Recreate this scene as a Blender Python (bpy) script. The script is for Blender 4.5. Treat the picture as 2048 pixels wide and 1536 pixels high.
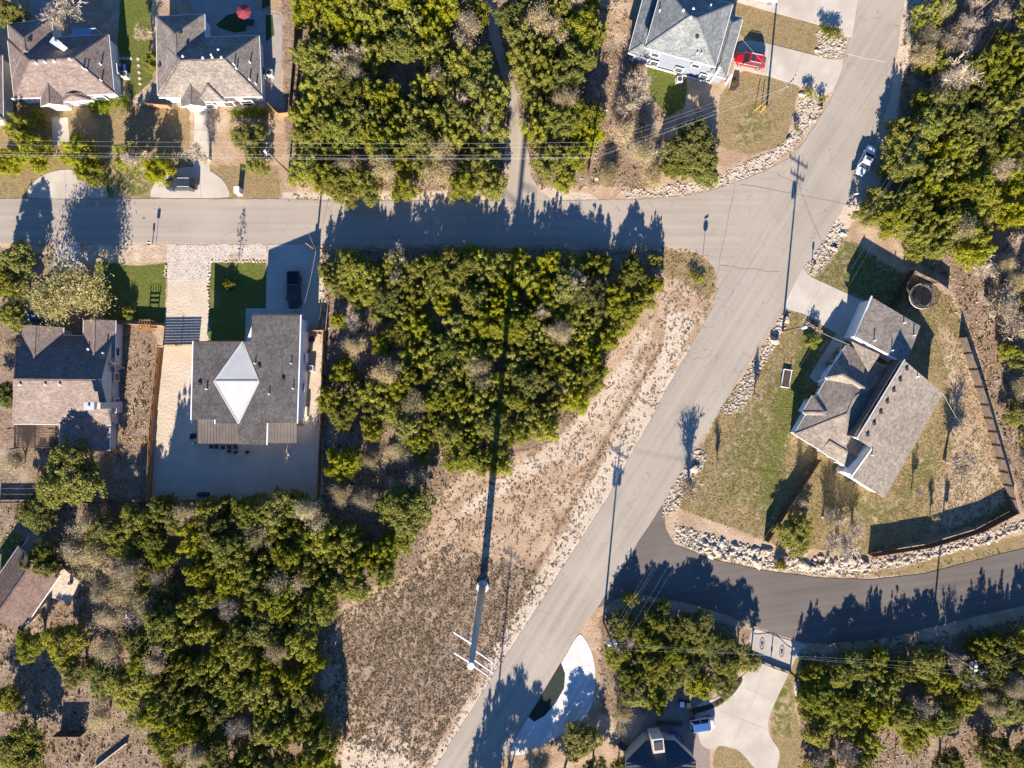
import bpy, bmesh, math, random
import numpy as np
from mathutils import Vector, Matrix

# ---------------------------------------------------------------- camera, sky, sun, exposure
for o in list(bpy.data.objects): bpy.data.objects.remove(o, do_unlink=True)
scene = bpy.context.scene
C = scene.collection
H = 110.0            # drone height above the ground, metres
S = 0.077            # metres per photograph pixel on the ground
cd = bpy.data.cameras.new('camera'); cam = bpy.data.objects.new('camera', cd); C.objects.link(cam)
cam.location = (0, 0, H); cam.rotation_euler = (0, 0, 0)
cd.sensor_width = 36; cd.lens = 18.0 * H / (1024 * S); cd.clip_end = 5000
scene.camera = cam
ELEV = math.radians(22.6); SHX = 0.095          # shadows fall towards +Y, a little to +X
sd = Vector((SHX, 1, 0)).normalized()
ldir = Vector((sd.x * math.cos(ELEV), sd.y * math.cos(ELEV), -math.sin(ELEV)))
w = bpy.data.worlds.new('World'); scene.world = w; w.use_nodes = True
nt = w.node_tree; sky = nt.nodes.new('ShaderNodeTexSky'); sky.sky_type = 'NISHITA'; sky.sun_disc = False
sky.sun_elevation = ELEV; sky.sun_rotation = math.atan2(-sd.x, -sd.y)
sky.air_density = 1.0; sky.dust_density = 0.0; sky.ozone_density = 10.0
bg = nt.nodes['Background']; nt.links.new(sky.outputs[0], bg.inputs[0]); bg.inputs[1].default_value = 0.07
sl = bpy.data.lights.new('sun', 'SUN'); sl.energy = 5.0; sl.angle = math.radians(0.5); sl.color = (1.0, 0.89, 0.75)
so = bpy.data.objects.new('sun', sl); C.objects.link(so); so.location = (0, -50, 60)
so.rotation_euler = ldir.to_track_quat('-Z', 'Y').to_euler()
scene.view_settings.view_transform = 'Standard'; scene.view_settings.look = 'None'
scene.view_settings.gamma = 1.0; scene.view_settings.use_curve_mapping = False
scene.view_settings.exposure = 1.62
R = random.Random(7)

# ---------------------------------------------------------------- helpers
def P(px, py, z=0.0):
    k = S * (H - z) / H
    return Vector(((px - 1024) * k, (768 - py) * k, z))
def PP(pts, z=0.0): return [P(a, b, z) for a, b in pts]

class MB:
    def __init__(s): s.v = []; s.f = []
    def add(s, vs, fs):
        n = len(s.v); s.v += [tuple(v) for v in vs]; s.f += [tuple(i + n for i in f) for f in fs]; return s
    def box(s, c, size, rz=0.0, tilt=None):
        a, b, d = size[0] / 2, size[1] / 2, size[2] / 2
        vs = [Vector((x, y, z)) for z in (-d, d) for x, y in ((-a, -b), (a, -b), (a, b), (-a, b))]
        m = Matrix.Rotation(rz, 3, 'Z')
        if tilt: m = m @ Matrix.Rotation(tilt[0], 3, 'X') @ Matrix.Rotation(tilt[1], 3, 'Y')
        c = Vector(c)
        return s.add([m @ v + c for v in vs], [(3, 2, 1, 0), (4, 5, 6, 7), (0, 1, 5, 4), (1, 2, 6, 5), (2, 3, 7, 6), (3, 0, 4, 7)])
    def bar(s, p, q, wd, ht):          # box beam between two points, width in plan, height vertical
        p = Vector(p); q = Vector(q); d = (q - p); n = Vector((-d.y, d.x, 0))
        n = n.normalized() * wd / 2 if n.length > 1e-6 else Vector((wd / 2, 0, 0))
        u = Vector((0, 0, ht / 2)) if abs(d.z) < d.length * 0.9 else Vector((0, ht / 2, 0))
        vs = [p - n - u, p + n - u, p + n + u, p - n + u, q - n - u, q + n - u, q + n + u, q - n + u]
        return s.add(vs, [(0, 1, 2, 3), (7, 6, 5, 4), (0, 4, 5, 1), (1, 5, 6, 2), (2, 6, 7, 3), (3, 7, 4, 0)])
    def prism(s, poly, z0, z1):
        n = len(poly); vs = [(p[0], p[1], z0) for p in poly] + [(p[0], p[1], z1) for p in poly]
        fs = [tuple(range(n, 2 * n)), tuple(reversed(range(n)))] + [(i, (i + 1) % n, n + (i + 1) % n, n + i) for i in range(n)]
        return s.add(vs, fs)
    def tube(s, p, q, r0, r1, n=8, caps=True):
        p = Vector(p); q = Vector(q); d = (q - p).normalized()
        a = d.orthogonal().normalized(); b = d.cross(a); vs = []
        for c, r in ((p, r0), (q, r1)):
            vs += [c + (a * math.cos(2 * math.pi * i / n) + b * math.sin(2 * math.pi * i / n)) * r for i in range(n)]
        fs = [(i, (i + 1) % n, n + (i + 1) % n, n + i) for i in range(n)]
        if caps: fs += [tuple(reversed(range(n))), tuple(range(n, 2 * n))]
        return s.add(vs, fs)
    def path(s, pts, rs, n=5):
        vs = []; fs = []
        for k, c in enumerate(pts):
            c = Vector(c); d = (Vector(pts[min(k + 1, len(pts) - 1)]) - Vector(pts[max(k - 1, 0)])).normalized()
            a = d.cross(Vector((0.03, 0.02, 1))); a = a.normalized() if a.length > 1e-4 else Vector((1, 0, 0)); b = d.cross(a)
            r = rs[k] if isinstance(rs, (list, tuple)) else rs
            vs += [c + (a * math.cos(2 * math.pi * i / n) + b * math.sin(2 * math.pi * i / n)) * r for i in range(n)]
        for k in range(len(pts) - 1):
            fs += [(k * n + i, k * n + (i + 1) % n, (k + 1) * n + (i + 1) % n, (k + 1) * n + i) for i in range(n)]
        return s.add(vs, fs)
    def ball(s, c, r, seed=0, n=6, m=4, jit=0.0):
        rr = random.Random(seed); c = Vector(c); vs = [c + Vector((0, 0, r[2]))]
        for j in range(1, m):
            t = math.pi * j / m
            for i in range(n):
                a = 2 * math.pi * (i + 0.5 * (j % 2)) / n; k = 1 + rr.uniform(-jit, jit)
                vs.append(c + Vector((r[0] * math.sin(t) * math.cos(a) * k, r[1] * math.sin(t) * math.sin(a) * k, r[2] * math.cos(t) * k)))
        vs.append(c - Vector((0, 0, r[2]))); L = len(vs) - 1
        fs = [(0, 1 + i, 1 + (i + 1) % n) for i in range(n)]
        for j in range(m - 2):
            o = 1 + j * n; fs += [(o + i, o + n + i, o + n + (i + 1) % n, o + (i + 1) % n) for i in range(n)]
        o = 1 + (m - 2) * n; fs += [(o + i, L, o + (i + 1) % n) for i in range(n)]
        return s.add(vs, fs)
    def build(s, name, mat, parent=None, origin=None, smooth=False):
        me = bpy.data.meshes.new(name); o0 = Vector(origin) if origin is not None else (Vector(parent.location) if parent and parent.type == 'EMPTY' else Vector((0, 0, 0)))
        if parent is not None and parent.type != 'EMPTY' and origin is None: o0 = parent_origin.get(parent.name, Vector((0, 0, 0)))
        me.from_pydata([(v[0] - o0.x, v[1] - o0.y, v[2] - o0.z) for v in s.v], [], s.f)
        bm = bmesh.new(); bm.from_mesh(me); bmesh.ops.recalc_face_normals(bm, faces=bm.faces); bm.to_mesh(me); bm.free()
        me.materials.append(mat)
        if smooth: me.polygons.foreach_set('use_smooth', [True] * len(me.polygons))
        ob = bpy.data.objects.new(name, me); C.objects.link(ob)
        if parent: ob.parent = parent; parent_origin[ob.name] = o0
        elif origin is not None: ob.location = o0; parent_origin[ob.name] = o0
        return ob
parent_origin = {}

def thing(name, label, cat, loc=(0, 0, 0), group=None):
    o = bpy.data.objects.new(name, None); C.objects.link(o); o.location = loc; o.empty_display_size = 0.2
    o['label'] = label; o['category'] = cat
    if group: o['group'] = group
    return o
def tag(o, label, cat, group=None, kind=None):
    o['label'] = label; o['category'] = cat
    if group: o['group'] = group
    if kind: o['kind'] = kind
    return o
def copy_tree(o, parent=None):
    c = o.copy(); C.objects.link(c); c.parent = parent
    for ch in o.children: copy_tree(ch, c)
    return c

# ---------------------------------------------------------------- materials
MATS = {}
def mat(name, col, rough=0.85, col2=None, scale=3.0, detail=6.0, spec=0.25, bump=0.0, metal=0.0, coords='OBJ', lo=0.35, hi=0.65, col3=None, scale3=0.3, stretch=None, coat=0.0, fac3=0.5, objrand=0.0):
    m = bpy.data.materials.new(name); m.use_nodes = True; nt = m.node_tree; b = nt.nodes['Principled BSDF']
    b.inputs['Roughness'].default_value = rough; b.inputs['Metallic'].default_value = metal
    b.inputs['Specular IOR Level'].default_value = spec; b.inputs['Coat Weight'].default_value = coat
    b.inputs['Base Color'].default_value = (*col, 1)
    if col2 is not None:
        N = nt.nodes.new; L = nt.links.new
        g = N('ShaderNodeNewGeometry') if coords == 'POS' else N('ShaderNodeTexCoord')
        src = g.outputs['Position'] if coords == 'POS' else g.outputs['Object']
        mp = N('ShaderNodeMapping'); L(src, mp.inputs[0])
        if stretch: mp.inputs['Rotation'].default_value = (0, 0, stretch[2]); mp.inputs['Scale'].default_value = (stretch[0], stretch[1], 1)
        n = N('ShaderNodeTexNoise'); n.inputs['Scale'].default_value = scale; n.inputs['Detail'].default_value = detail; L(mp.outputs[0], n.inputs['Vector'])
        r = N('ShaderNodeMapRange'); r.inputs[1].default_value = lo; r.inputs[2].default_value = hi; L(n.outputs[0], r.inputs[0])
        x = N('ShaderNodeMix'); x.data_type = 'RGBA'; x.inputs['A'].default_value = (*col, 1); x.inputs['B'].default_value = (*col2, 1); L(r.outputs[0], x.inputs['Factor'])
        out = x.outputs['Result']
        if col3 is not None:
            n3 = N('ShaderNodeTexNoise'); n3.inputs['Scale'].default_value = scale3; n3.inputs['Detail'].default_value = 4; L(src, n3.inputs['Vector'])
            r3 = N('ShaderNodeMapRange'); r3.inputs[1].default_value = 0.42; r3.inputs[2].default_value = 0.68; r3.inputs[4].default_value = fac3; L(n3.outputs[0], r3.inputs[0])
            y = N('ShaderNodeMix'); y.data_type = 'RGBA'; L(out, y.inputs['A']); y.inputs['B'].default_value = (*col3, 1); L(r3.outputs[0], y.inputs['Factor']); out = y.outputs['Result']
        if objrand:
            oi = N('ShaderNodeObjectInfo'); hs = N('ShaderNodeHueSaturation')
            mr = N('ShaderNodeMapRange'); mr.inputs[3].default_value = 1 - objrand; mr.inputs[4].default_value = 1 + objrand; L(oi.outputs['Random'], mr.inputs[0]); L(mr.outputs[0], hs.inputs['Value']); L(out, hs.inputs['Color']); out = hs.outputs[0]
        L(out, b.inputs['Base Color'])
        if bump:
            bp = N('ShaderNodeBump'); bp.inputs['Strength'].default_value = 1.0; bp.inputs['Distance'].default_value = bump; L(n.outputs[0], bp.inputs['Height']); L(bp.outputs[0], b.inputs['Normal'])
    MATS[name] = m; return m

def shingle(name, a, b, c):
    m = mat(name, a, 0.95, b, 5.0, 8, 0.15, 0.02, coords='POS', lo=0.3, hi=0.7, col3=c, scale3=0.5, fac3=0.6)
    nt = m.node_tree; N = nt.nodes.new; L = nt.links.new; bs = nt.nodes['Principled BSDF']
    g = N('ShaderNodeNewGeometry')                      # fine courses that follow the height, with a broken tab pattern
    mp = N('ShaderNodeMapping'); mp.inputs['Scale'].default_value = (2.2, 2.2, 9); L(g.outputs['Position'], mp.inputs[0])
    v = N('ShaderNodeTexVoronoi'); v.inputs['Scale'].default_value = 1.3; L(mp.outputs[0], v.inputs['Vector'])
    sp = N('ShaderNodeSeparateColor'); L(v.outputs['Color'], sp.inputs[0])
    r = N('ShaderNodeMapRange'); r.inputs[3].default_value = 0.72; r.inputs[4].default_value = 1.22; L(sp.outputs[0], r.inputs[0])
    hs = N('ShaderNodeHueSaturation'); L(r.outputs[0], hs.inputs['Value'])
    src = bs.inputs['Base Color'].links[0].from_socket; L(src, hs.inputs['Color']); L(hs.outputs[0], bs.inputs['Base Color'])
    return m

def leafmat(name, a, b, c, trans=0.3):
    m = bpy.data.materials.new(name); m.use_nodes = True; nt = m.node_tree; N = nt.nodes.new; L = nt.links.new
    bs = nt.nodes['Principled BSDF']; bs.inputs['Roughness'].default_value = 0.7; bs.inputs['Specular IOR Level'].default_value = 0.15
    g = N('ShaderNodeNewGeometry'); oi = N('ShaderNodeObjectInfo')
    n = N('ShaderNodeTexNoise'); n.inputs['Scale'].default_value = 1.1; n.inputs['Detail'].default_value = 5; L(g.outputs['Position'], n.inputs['Vector'])
    r = N('ShaderNodeMapRange'); r.inputs[1].default_value = 0.3; r.inputs[2].default_value = 0.7; L(n.outputs[0], r.inputs[0])
    x = N('ShaderNodeMix'); x.data_type = 'RGBA'; x.inputs['A'].default_value = (*a, 1); x.inputs['B'].default_value = (*b, 1); L(r.outputs[0], x.inputs['Factor'])
    y = N('ShaderNodeMix'); y.data_type = 'RGBA'; L(x.outputs['Result'], y.inputs['A']); y.inputs['B'].default_value = (*c, 1)
    pw = N('ShaderNodeMath'); pw.operation = 'MULTIPLY'; pw.inputs[1].default_value = 0.75; L(oi.outputs['Random'], pw.inputs[0]); L(pw.outputs[0], y.inputs['Factor'])
    hs = N('ShaderNodeHueSaturation'); ri = N('ShaderNodeMapRange'); ri.inputs[3].default_value = 0.6; ri.inputs[4].default_value = 1.4
    L(g.outputs['Random Per Island'], ri.inputs[0])
    m7 = N('ShaderNodeMath'); m7.operation = 'MULTIPLY'; m7.inputs[1].default_value = 7.31; L(oi.outputs['Random'], m7.inputs[0]); fr = N('ShaderNodeMath'); fr.operation = 'FRACT'; L(m7.outputs[0], fr.inputs[0])
    rv = N('ShaderNodeMapRange'); rv.inputs[3].default_value = 0.72; rv.inputs[4].default_value = 1.22; L(fr.outputs[0], rv.inputs[0])
    mv = N('ShaderNodeMath'); mv.operation = 'MULTIPLY'; L(ri.outputs[0], mv.inputs[0]); L(rv.outputs[0], mv.inputs[1]); L(mv.outputs[0], hs.inputs['Value'])
    m3 = N('ShaderNodeMath'); m3.operation = 'MULTIPLY'; m3.inputs[1].default_value = 3.77; L(oi.outputs['Random'], m3.inputs[0]); f3 = N('ShaderNodeMath'); f3.operation = 'FRACT'; L(m3.outputs[0], f3.inputs[0])
    rs_ = N('ShaderNodeMapRange'); rs_.inputs[3].default_value = 0.88; rs_.inputs[4].default_value = 1.12; L(f3.outputs[0], rs_.inputs[0]); L(rs_.outputs[0], hs.inputs['Saturation'])
    L(y.outputs['Result'], hs.inputs['Color'])
    L(hs.outputs[0], bs.inputs['Base Color'])
    t = N('ShaderNodeBsdfTranslucent'); L(hs.outputs[0], t.inputs['Color']); ms = N('ShaderNodeMixShader'); ms.inputs[0].default_value = trans
    L(bs.outputs[0], ms.inputs[1]); L(t.outputs[0], ms.inputs[2]); L(ms.outputs[0], nt.nodes['Material Output'].inputs['Surface'])
    MATS[name] = m; return m

M = MATS
mat('white_wall', (0.74, 0.72, 0.68), 0.8, (0.66, 0.64, 0.60), 1.5)
mat('blue_wall', (0.175, 0.195, 0.235), 0.75, (0.155, 0.175, 0.215), 1.5)
mat('tan_stone', (0.52, 0.44, 0.32), 0.9, (0.38, 0.31, 0.22), 2.5, bump=0.05)
mat('cream_wall', (0.55, 0.50, 0.43), 0.85, (0.48, 0.43, 0.37), 1.5)
mat('brown_wall', (0.30, 0.23, 0.19), 0.85, (0.24, 0.18, 0.15), 1.5)
mat('trim', (0.72, 0.72, 0.72), 0.55)
mat('dark_trim', (0.05, 0.045, 0.045), 0.6)
mat('glass', (0.03, 0.04, 0.05), 0.08, spec=0.6)
mat('door', (0.18, 0.10, 0.06), 0.5)
shingle('roof_brown', (0.20, 0.155, 0.135), (0.15, 0.115, 0.10), (0.235, 0.19, 0.165))
shingle('roof_grey', (0.24, 0.205, 0.175), (0.135, 0.115, 0.10), (0.28, 0.245, 0.21))
shingle('roof_blue', (0.205, 0.218, 0.218), (0.135, 0.148, 0.153), (0.26, 0.265, 0.25))
shingle('roof_dark', (0.105, 0.095, 0.09), (0.075, 0.068, 0.066), (0.13, 0.12, 0.115))
shingle('roof_right', (0.26, 0.22, 0.18), (0.185, 0.155, 0.13), (0.29, 0.25, 0.21))
shingle('roof_red', (0.17, 0.115, 0.095), (0.13, 0.085, 0.07), (0.20, 0.14, 0.115))
mat('white_metal', (0.46, 0.455, 0.445), 0.45, (0.42, 0.415, 0.405), 0.6)
mat('brown_metal', (0.125, 0.108, 0.10), 0.5, (0.105, 0.09, 0.083), 1.0)
mat('slate_metal', (0.035, 0.055, 0.08), 0.5, (0.03, 0.045, 0.065), 1.0)
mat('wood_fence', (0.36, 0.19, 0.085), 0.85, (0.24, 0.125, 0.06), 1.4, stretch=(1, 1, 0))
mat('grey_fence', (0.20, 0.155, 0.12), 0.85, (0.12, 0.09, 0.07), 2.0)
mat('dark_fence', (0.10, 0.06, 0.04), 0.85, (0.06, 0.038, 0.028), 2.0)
mat('pole_wood', (0.17, 0.11, 0.08), 0.9, (0.10, 0.07, 0.05), 3.0)
mat('steel', (0.30, 0.34, 0.37), 0.5, (0.25, 0.29, 0.32), 0.7, metal=0.3)
mat('steel_light', (0.62, 0.62, 0.62), 0.45, metal=0.2)
mat('transformer', (0.45, 0.47, 0.48), 0.5)
mat('wire', (0.34, 0.34, 0.34), 0.5)
mat('concrete', (0.48, 0.43, 0.365), 0.9, (0.42, 0.375, 0.32), 0.5, 8, coords='POS', col3=(0.36, 0.315, 0.26), scale3=0.22, fac3=0.8, bump=0.01)
mat('concrete_new', (0.60, 0.59, 0.57), 0.85, (0.52, 0.51, 0.49), 1.2, 8, coords='POS', col3=(0.44, 0.425, 0.40), scale3=0.35, fac3=0.7)
mat('joint', (0.33, 0.29, 0.245), 0.9)
mat('paver', (0.26, 0.21, 0.18), 0.9, (0.20, 0.165, 0.14), 3.0, coords='POS')
mat('deck', (0.20, 0.145, 0.115), 0.8, (0.15, 0.11, 0.085), 3.0)
mat('stone', (0.48, 0.40, 0.31), 0.9, (0.36, 0.29, 0.215), 2.2, bump=0.05, coords='POS', col3=(0.52, 0.46, 0.38), scale3=0.8, objrand=0.14)
mat('pebble', (0.47, 0.41, 0.335), 0.9, (0.30, 0.25, 0.20), 1.9, 3, coords='POS', lo=0.35, hi=0.65, col3=(0.56, 0.51, 0.44), scale3=1.1)
mat('bark', (0.14, 0.105, 0.08), 0.95, (0.09, 0.07, 0.055), 4.0)
mat('twig', (0.48, 0.39, 0.27), 0.95, (0.26, 0.21, 0.16), 1.5, objrand=0.2)
mat('twig_grey', (0.46, 0.39, 0.32), 0.95, (0.25, 0.21, 0.185), 1.5, objrand=0.2)
mat('white_gravel', (0.54, 0.47, 0.40), 0.9, (0.36, 0.305, 0.25), 4.0, 5, coords='POS', col3=(0.60, 0.54, 0.47), scale3=0.9)
mat('soil', (0.075, 0.05, 0.04), 0.95, (0.05, 0.035, 0.03), 4.0)
mat('rubber', (0.015, 0.015, 0.016), 0.8)
mat('rim', (0.35, 0.35, 0.36), 0.35, metal=0.7)
mat('car_black', (0.012, 0.013, 0.016), 0.25, spec=0.5, coat=0.6)
mat('car_dark', (0.03, 0.035, 0.045), 0.3, spec=0.5, coat=0.6)
mat('car_red', (0.36, 0.008, 0.010), 0.3, spec=0.5, coat=0.6)
mat('car_white', (0.62, 0.63, 0.65), 0.3, spec=0.5, coat=0.6)
mat('car_blue', (0.03, 0.10, 0.28), 0.35, spec=0.5, coat=0.4)
mat('lamp_red', (0.30, 0.01, 0.01), 0.3); mat('lamp_clear', (0.6, 0.6, 0.6), 0.2)
mat('plastic_blue', (0.02, 0.06, 0.22), 0.5); mat('plastic_black', (0.015, 0.015, 0.018), 0.6)
mat('cloth_red', (0.20, 0.035, 0.05), 0.85, (0.16, 0.028, 0.04), 2.0); mat('cloth_blue', (0.25, 0.36, 0.50), 0.8, (0.22, 0.32, 0.46), 1.0)  # umbrella red is muted, so the house's shade sits in its colour
mat('net', (0.035, 0.032, 0.03), 0.8); mat('paint_yellow', (0.55, 0.36, 0.02), 0.6); mat('sign_grey', (0.45, 0.45, 0.45), 0.5); mat('sign_red', (0.35, 0.015, 0.02), 0.5)
mat('iron', (0.025, 0.025, 0.028), 0.6); mat('brick_red', (0.30, 0.11, 0.06), 0.85, (0.22, 0.08, 0.045), 3.0)
leafmat('juniper', (0.165, 0.178, 0.024), (0.320, 0.308, 0.042), (0.265, 0.270, 0.042), 0.5)
leafmat('oak', (0.130, 0.160, 0.028), (0.235, 0.248, 0.040), (0.295, 0.270, 0.062), 0.5)
leafmat('pale_leaf', (0.30, 0.265, 0.09), (0.40, 0.345, 0.14), (0.34, 0.295, 0.12), 0.4)
leafmat('dusty_leaf', (0.39, 0.305, 0.185), (0.50, 0.405, 0.26), (0.38, 0.335, 0.18), 0.4)
leafmat('hedge', (0.17, 0.22, 0.016), (0.23, 0.27, 0.022), (0.16, 0.21, 0.018), 0.4)
leafmat('weed', (0.145, 0.098, 0.048), (0.20, 0.135, 0.07), (0.115, 0.10, 0.036), 0.15)
leafmat('twig_haze', (0.36, 0.285, 0.20), (0.46, 0.37, 0.27), (0.36, 0.30, 0.24), 0.2)
leafmat('straw', (0.29, 0.19, 0.105), (0.37, 0.255, 0.15), (0.31, 0.215, 0.115), 0.15)
leafmat('blade', (0.14, 0.125, 0.035), (0.25, 0.185, 0.09), (0.19, 0.155, 0.06), 0.2)

# ---------------------------------------------------------------- ground sheet with blended soils
def seg_dist(X, Y, poly, closed=True):
    d = np.full(X.shape, 1e9); n = len(poly)
    for i in range(n if closed else n - 1):
        (ax, ay), (bx, by) = poly[i], poly[(i + 1) % n]
        dx, dy = bx - ax, by - ay; L2 = dx * dx + dy * dy + 1e-9
        t = np.clip(((X - ax) * dx + (Y - ay) * dy) / L2, 0, 1)
        d = np.minimum(d, np.hypot(X - ax - t * dx, Y - ay - t * dy))
    return d
def inside(X, Y, poly):
    r = np.zeros(X.shape, bool); n = len(poly); j = n - 1
    for i in range(n):
        (xi, yi), (xj, yj) = poly[i], poly[j]
        c = ((yi > Y) != (yj > Y)) & (X < (xj - xi) * (Y - yi) / ((yj - yi) if yj != yi else 1e-9) + xi)
        r ^= c; j = i
    return r
def smooth_in(X, Y, poly, soft):
    d = seg_dist(X, Y, poly); d = np.where(inside(X, Y, poly), d, -d)
    return np.clip(d / (2 * soft) + 0.5, 0, 1)
def axis(lo, hi, step):
    a = list(np.arange(lo, hi + step / 2, step)); out = []
    d = step
    x = hi
    while x < 1800: d *= 1.5; x += d; out.append(x)
    d = step; x = lo; left = []
    while x > -1800: d *= 1.5; x -= d; left.append(x)
    return np.array(left[::-1] + a + out)
gx = axis(-86, 86, 0.42); gy = axis(-66, 66, 0.42)
GX, GY = np.meshgrid(gx, gy); PX = GX / S + 1024; PY = 768 - GY / S     # photo pixels of each ground point
# zones: channel 0 green lawn, 1 dry lawn, 2 pale caliche, 3 leaf litter
ROAD1 = [(-80, 398), (560, 398), (700, 401), (935, 402), (1010, 401), (1130, 402), (1200, 400), (1285, 398), (1360, 392), (1420, 382), (1470, 366), (1530, 343), (1575, 318), (1610, 285), (1650, 360), (1560, 560), (1430, 640), (1430, 600), (1437, 575), (1432, 545), (1418, 520), (1385, 501), (1320, 491), (1000, 489), (535, 487), (-80, 487)]
ROAD2 = [(800, 1650), (870, 1536), (1000, 1330), (1105, 1168), (1210, 1005), (1280, 878), (1340, 768), (1400, 660), (1428, 610), (1437, 575), (1520, 420), (1590, 310), (1640, 235), (1665, 190), (1690, 115), (1705, 50), (1722, -60),
         (1812, -60), (1806, 20), (1797, 90), (1778, 200), (1742, 300), (1705, 385), (1668, 447), (1625, 528), (1577, 600), (1520, 690), (1440, 820), (1385, 910), (1325, 1008), (1262, 1108), (1195, 1215), (1153, 1268), (1055, 1435), (990, 1545), (930, 1650)]
ROAD3 = [(1195, 1216), (1262, 1108), (1325, 1010), (1332, 1060), (1350, 1090), (1430, 1120), (1520, 1140), (1650, 1157), (1750, 1159), (1850, 1147), (1950, 1121), (2120, 1078), (2120, 1192), (2048, 1210), (1900, 1245), (1780, 1275), (1650, 1288), (1600, 1284), (1500, 1250), (1440, 1225), (1370, 1205), (1290, 1190), (1240, 1195)]
FIELD = [(1310, 500), (1400, 505), (1435, 560), (1428, 620), (1340, 770), (1105, 1170), (870, 1536), (830, 1600), (640, 1600), (650, 1300), (690, 1200), (840, 1130), (880, 1000), (930, 930), (1120, 880), (1160, 800), (1230, 680), (1290, 560)]
LAWN_F = [(1690, 470), (1760, 520), (1840, 560), (1900, 590), (1940, 680), (2035, 1030), (1735, 1110), (1640, 1100), (1560, 1095), (1500, 1070), (1340, 1010), (1400, 900), (1450, 800), (1540, 690), (1570, 640), (1600, 550)]
beds = [
    ([(1360, 392), (1440, 376), (1530, 340), (1590, 296), (1640, 232), (1652, 190), (1600, 178), (1590, 250), (1560, 292), (1480, 330), (1440, 350), (1330, 372), (1240, 380), (1250, 396)], 'bed of pale limestone rubble around the corner of the dry lawn', 0.13),
    ([(1636, 52), (1662, 60), (1692, 78), (1690, 112), (1666, 118), (1632, 110), (1640, 90), (1632, 70)], 'pale rubble bed between the two concrete driveways', 0.13),
    ([(1668, 447), (1680, 440), (1695, 462), (1672, 505), (1640, 545), (1620, 552), (1606, 538), (1632, 505)], 'rubble strip along the road north of the white house driveway', 0.14),
    ([(1572, 613), (1545, 660), (1500, 735), (1440, 820), (1448, 828), (1480, 826), (1500, 800), (1520, 740), (1560, 680), (1580, 630)], 'long rubble strip along the road beside the white house lawn', 0.14),
    ([(1390, 893), (1416, 910), (1405, 935), (1375, 985), (1345, 1030), (1326, 1035), (1326, 1008), (1360, 950)], 'short rubble strip by the road under the small bare tree', 0.14),
    ([(1345, 1045), (1380, 1060), (1480, 1085), (1560, 1110), (1650, 1125), (1740, 1130), (1740, 1150), (1640, 1152), (1520, 1135), (1430, 1116), (1352, 1088)], 'rubble bank above the dark asphalt road', 0.17),
    ([(1740, 1118), (1800, 1112), (1900, 1085), (2048, 1040), (2048, 1058), (1900, 1106), (1800, 1135), (1740, 1140)], 'narrow rubble line below the curved wooden fence', 0.15),
    ([(334, 489), (420, 489), (534, 489), (534, 516), (470, 520), (425, 524), (418, 560), (336, 562)], 'white gravel mouth of the shared driveway', 0.045),
    ([(640, 488), (1310, 491), (1310, 503), (900, 498), (640, 506)], 'loose stones in the shaded verge before the junipers', 0.10),
]
SOUTH_ = [(650, 1250), (760, 1200), (930, 1090), (1090, 1120), (960, 1350), (850, 1500), (700, 1430)]
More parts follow.
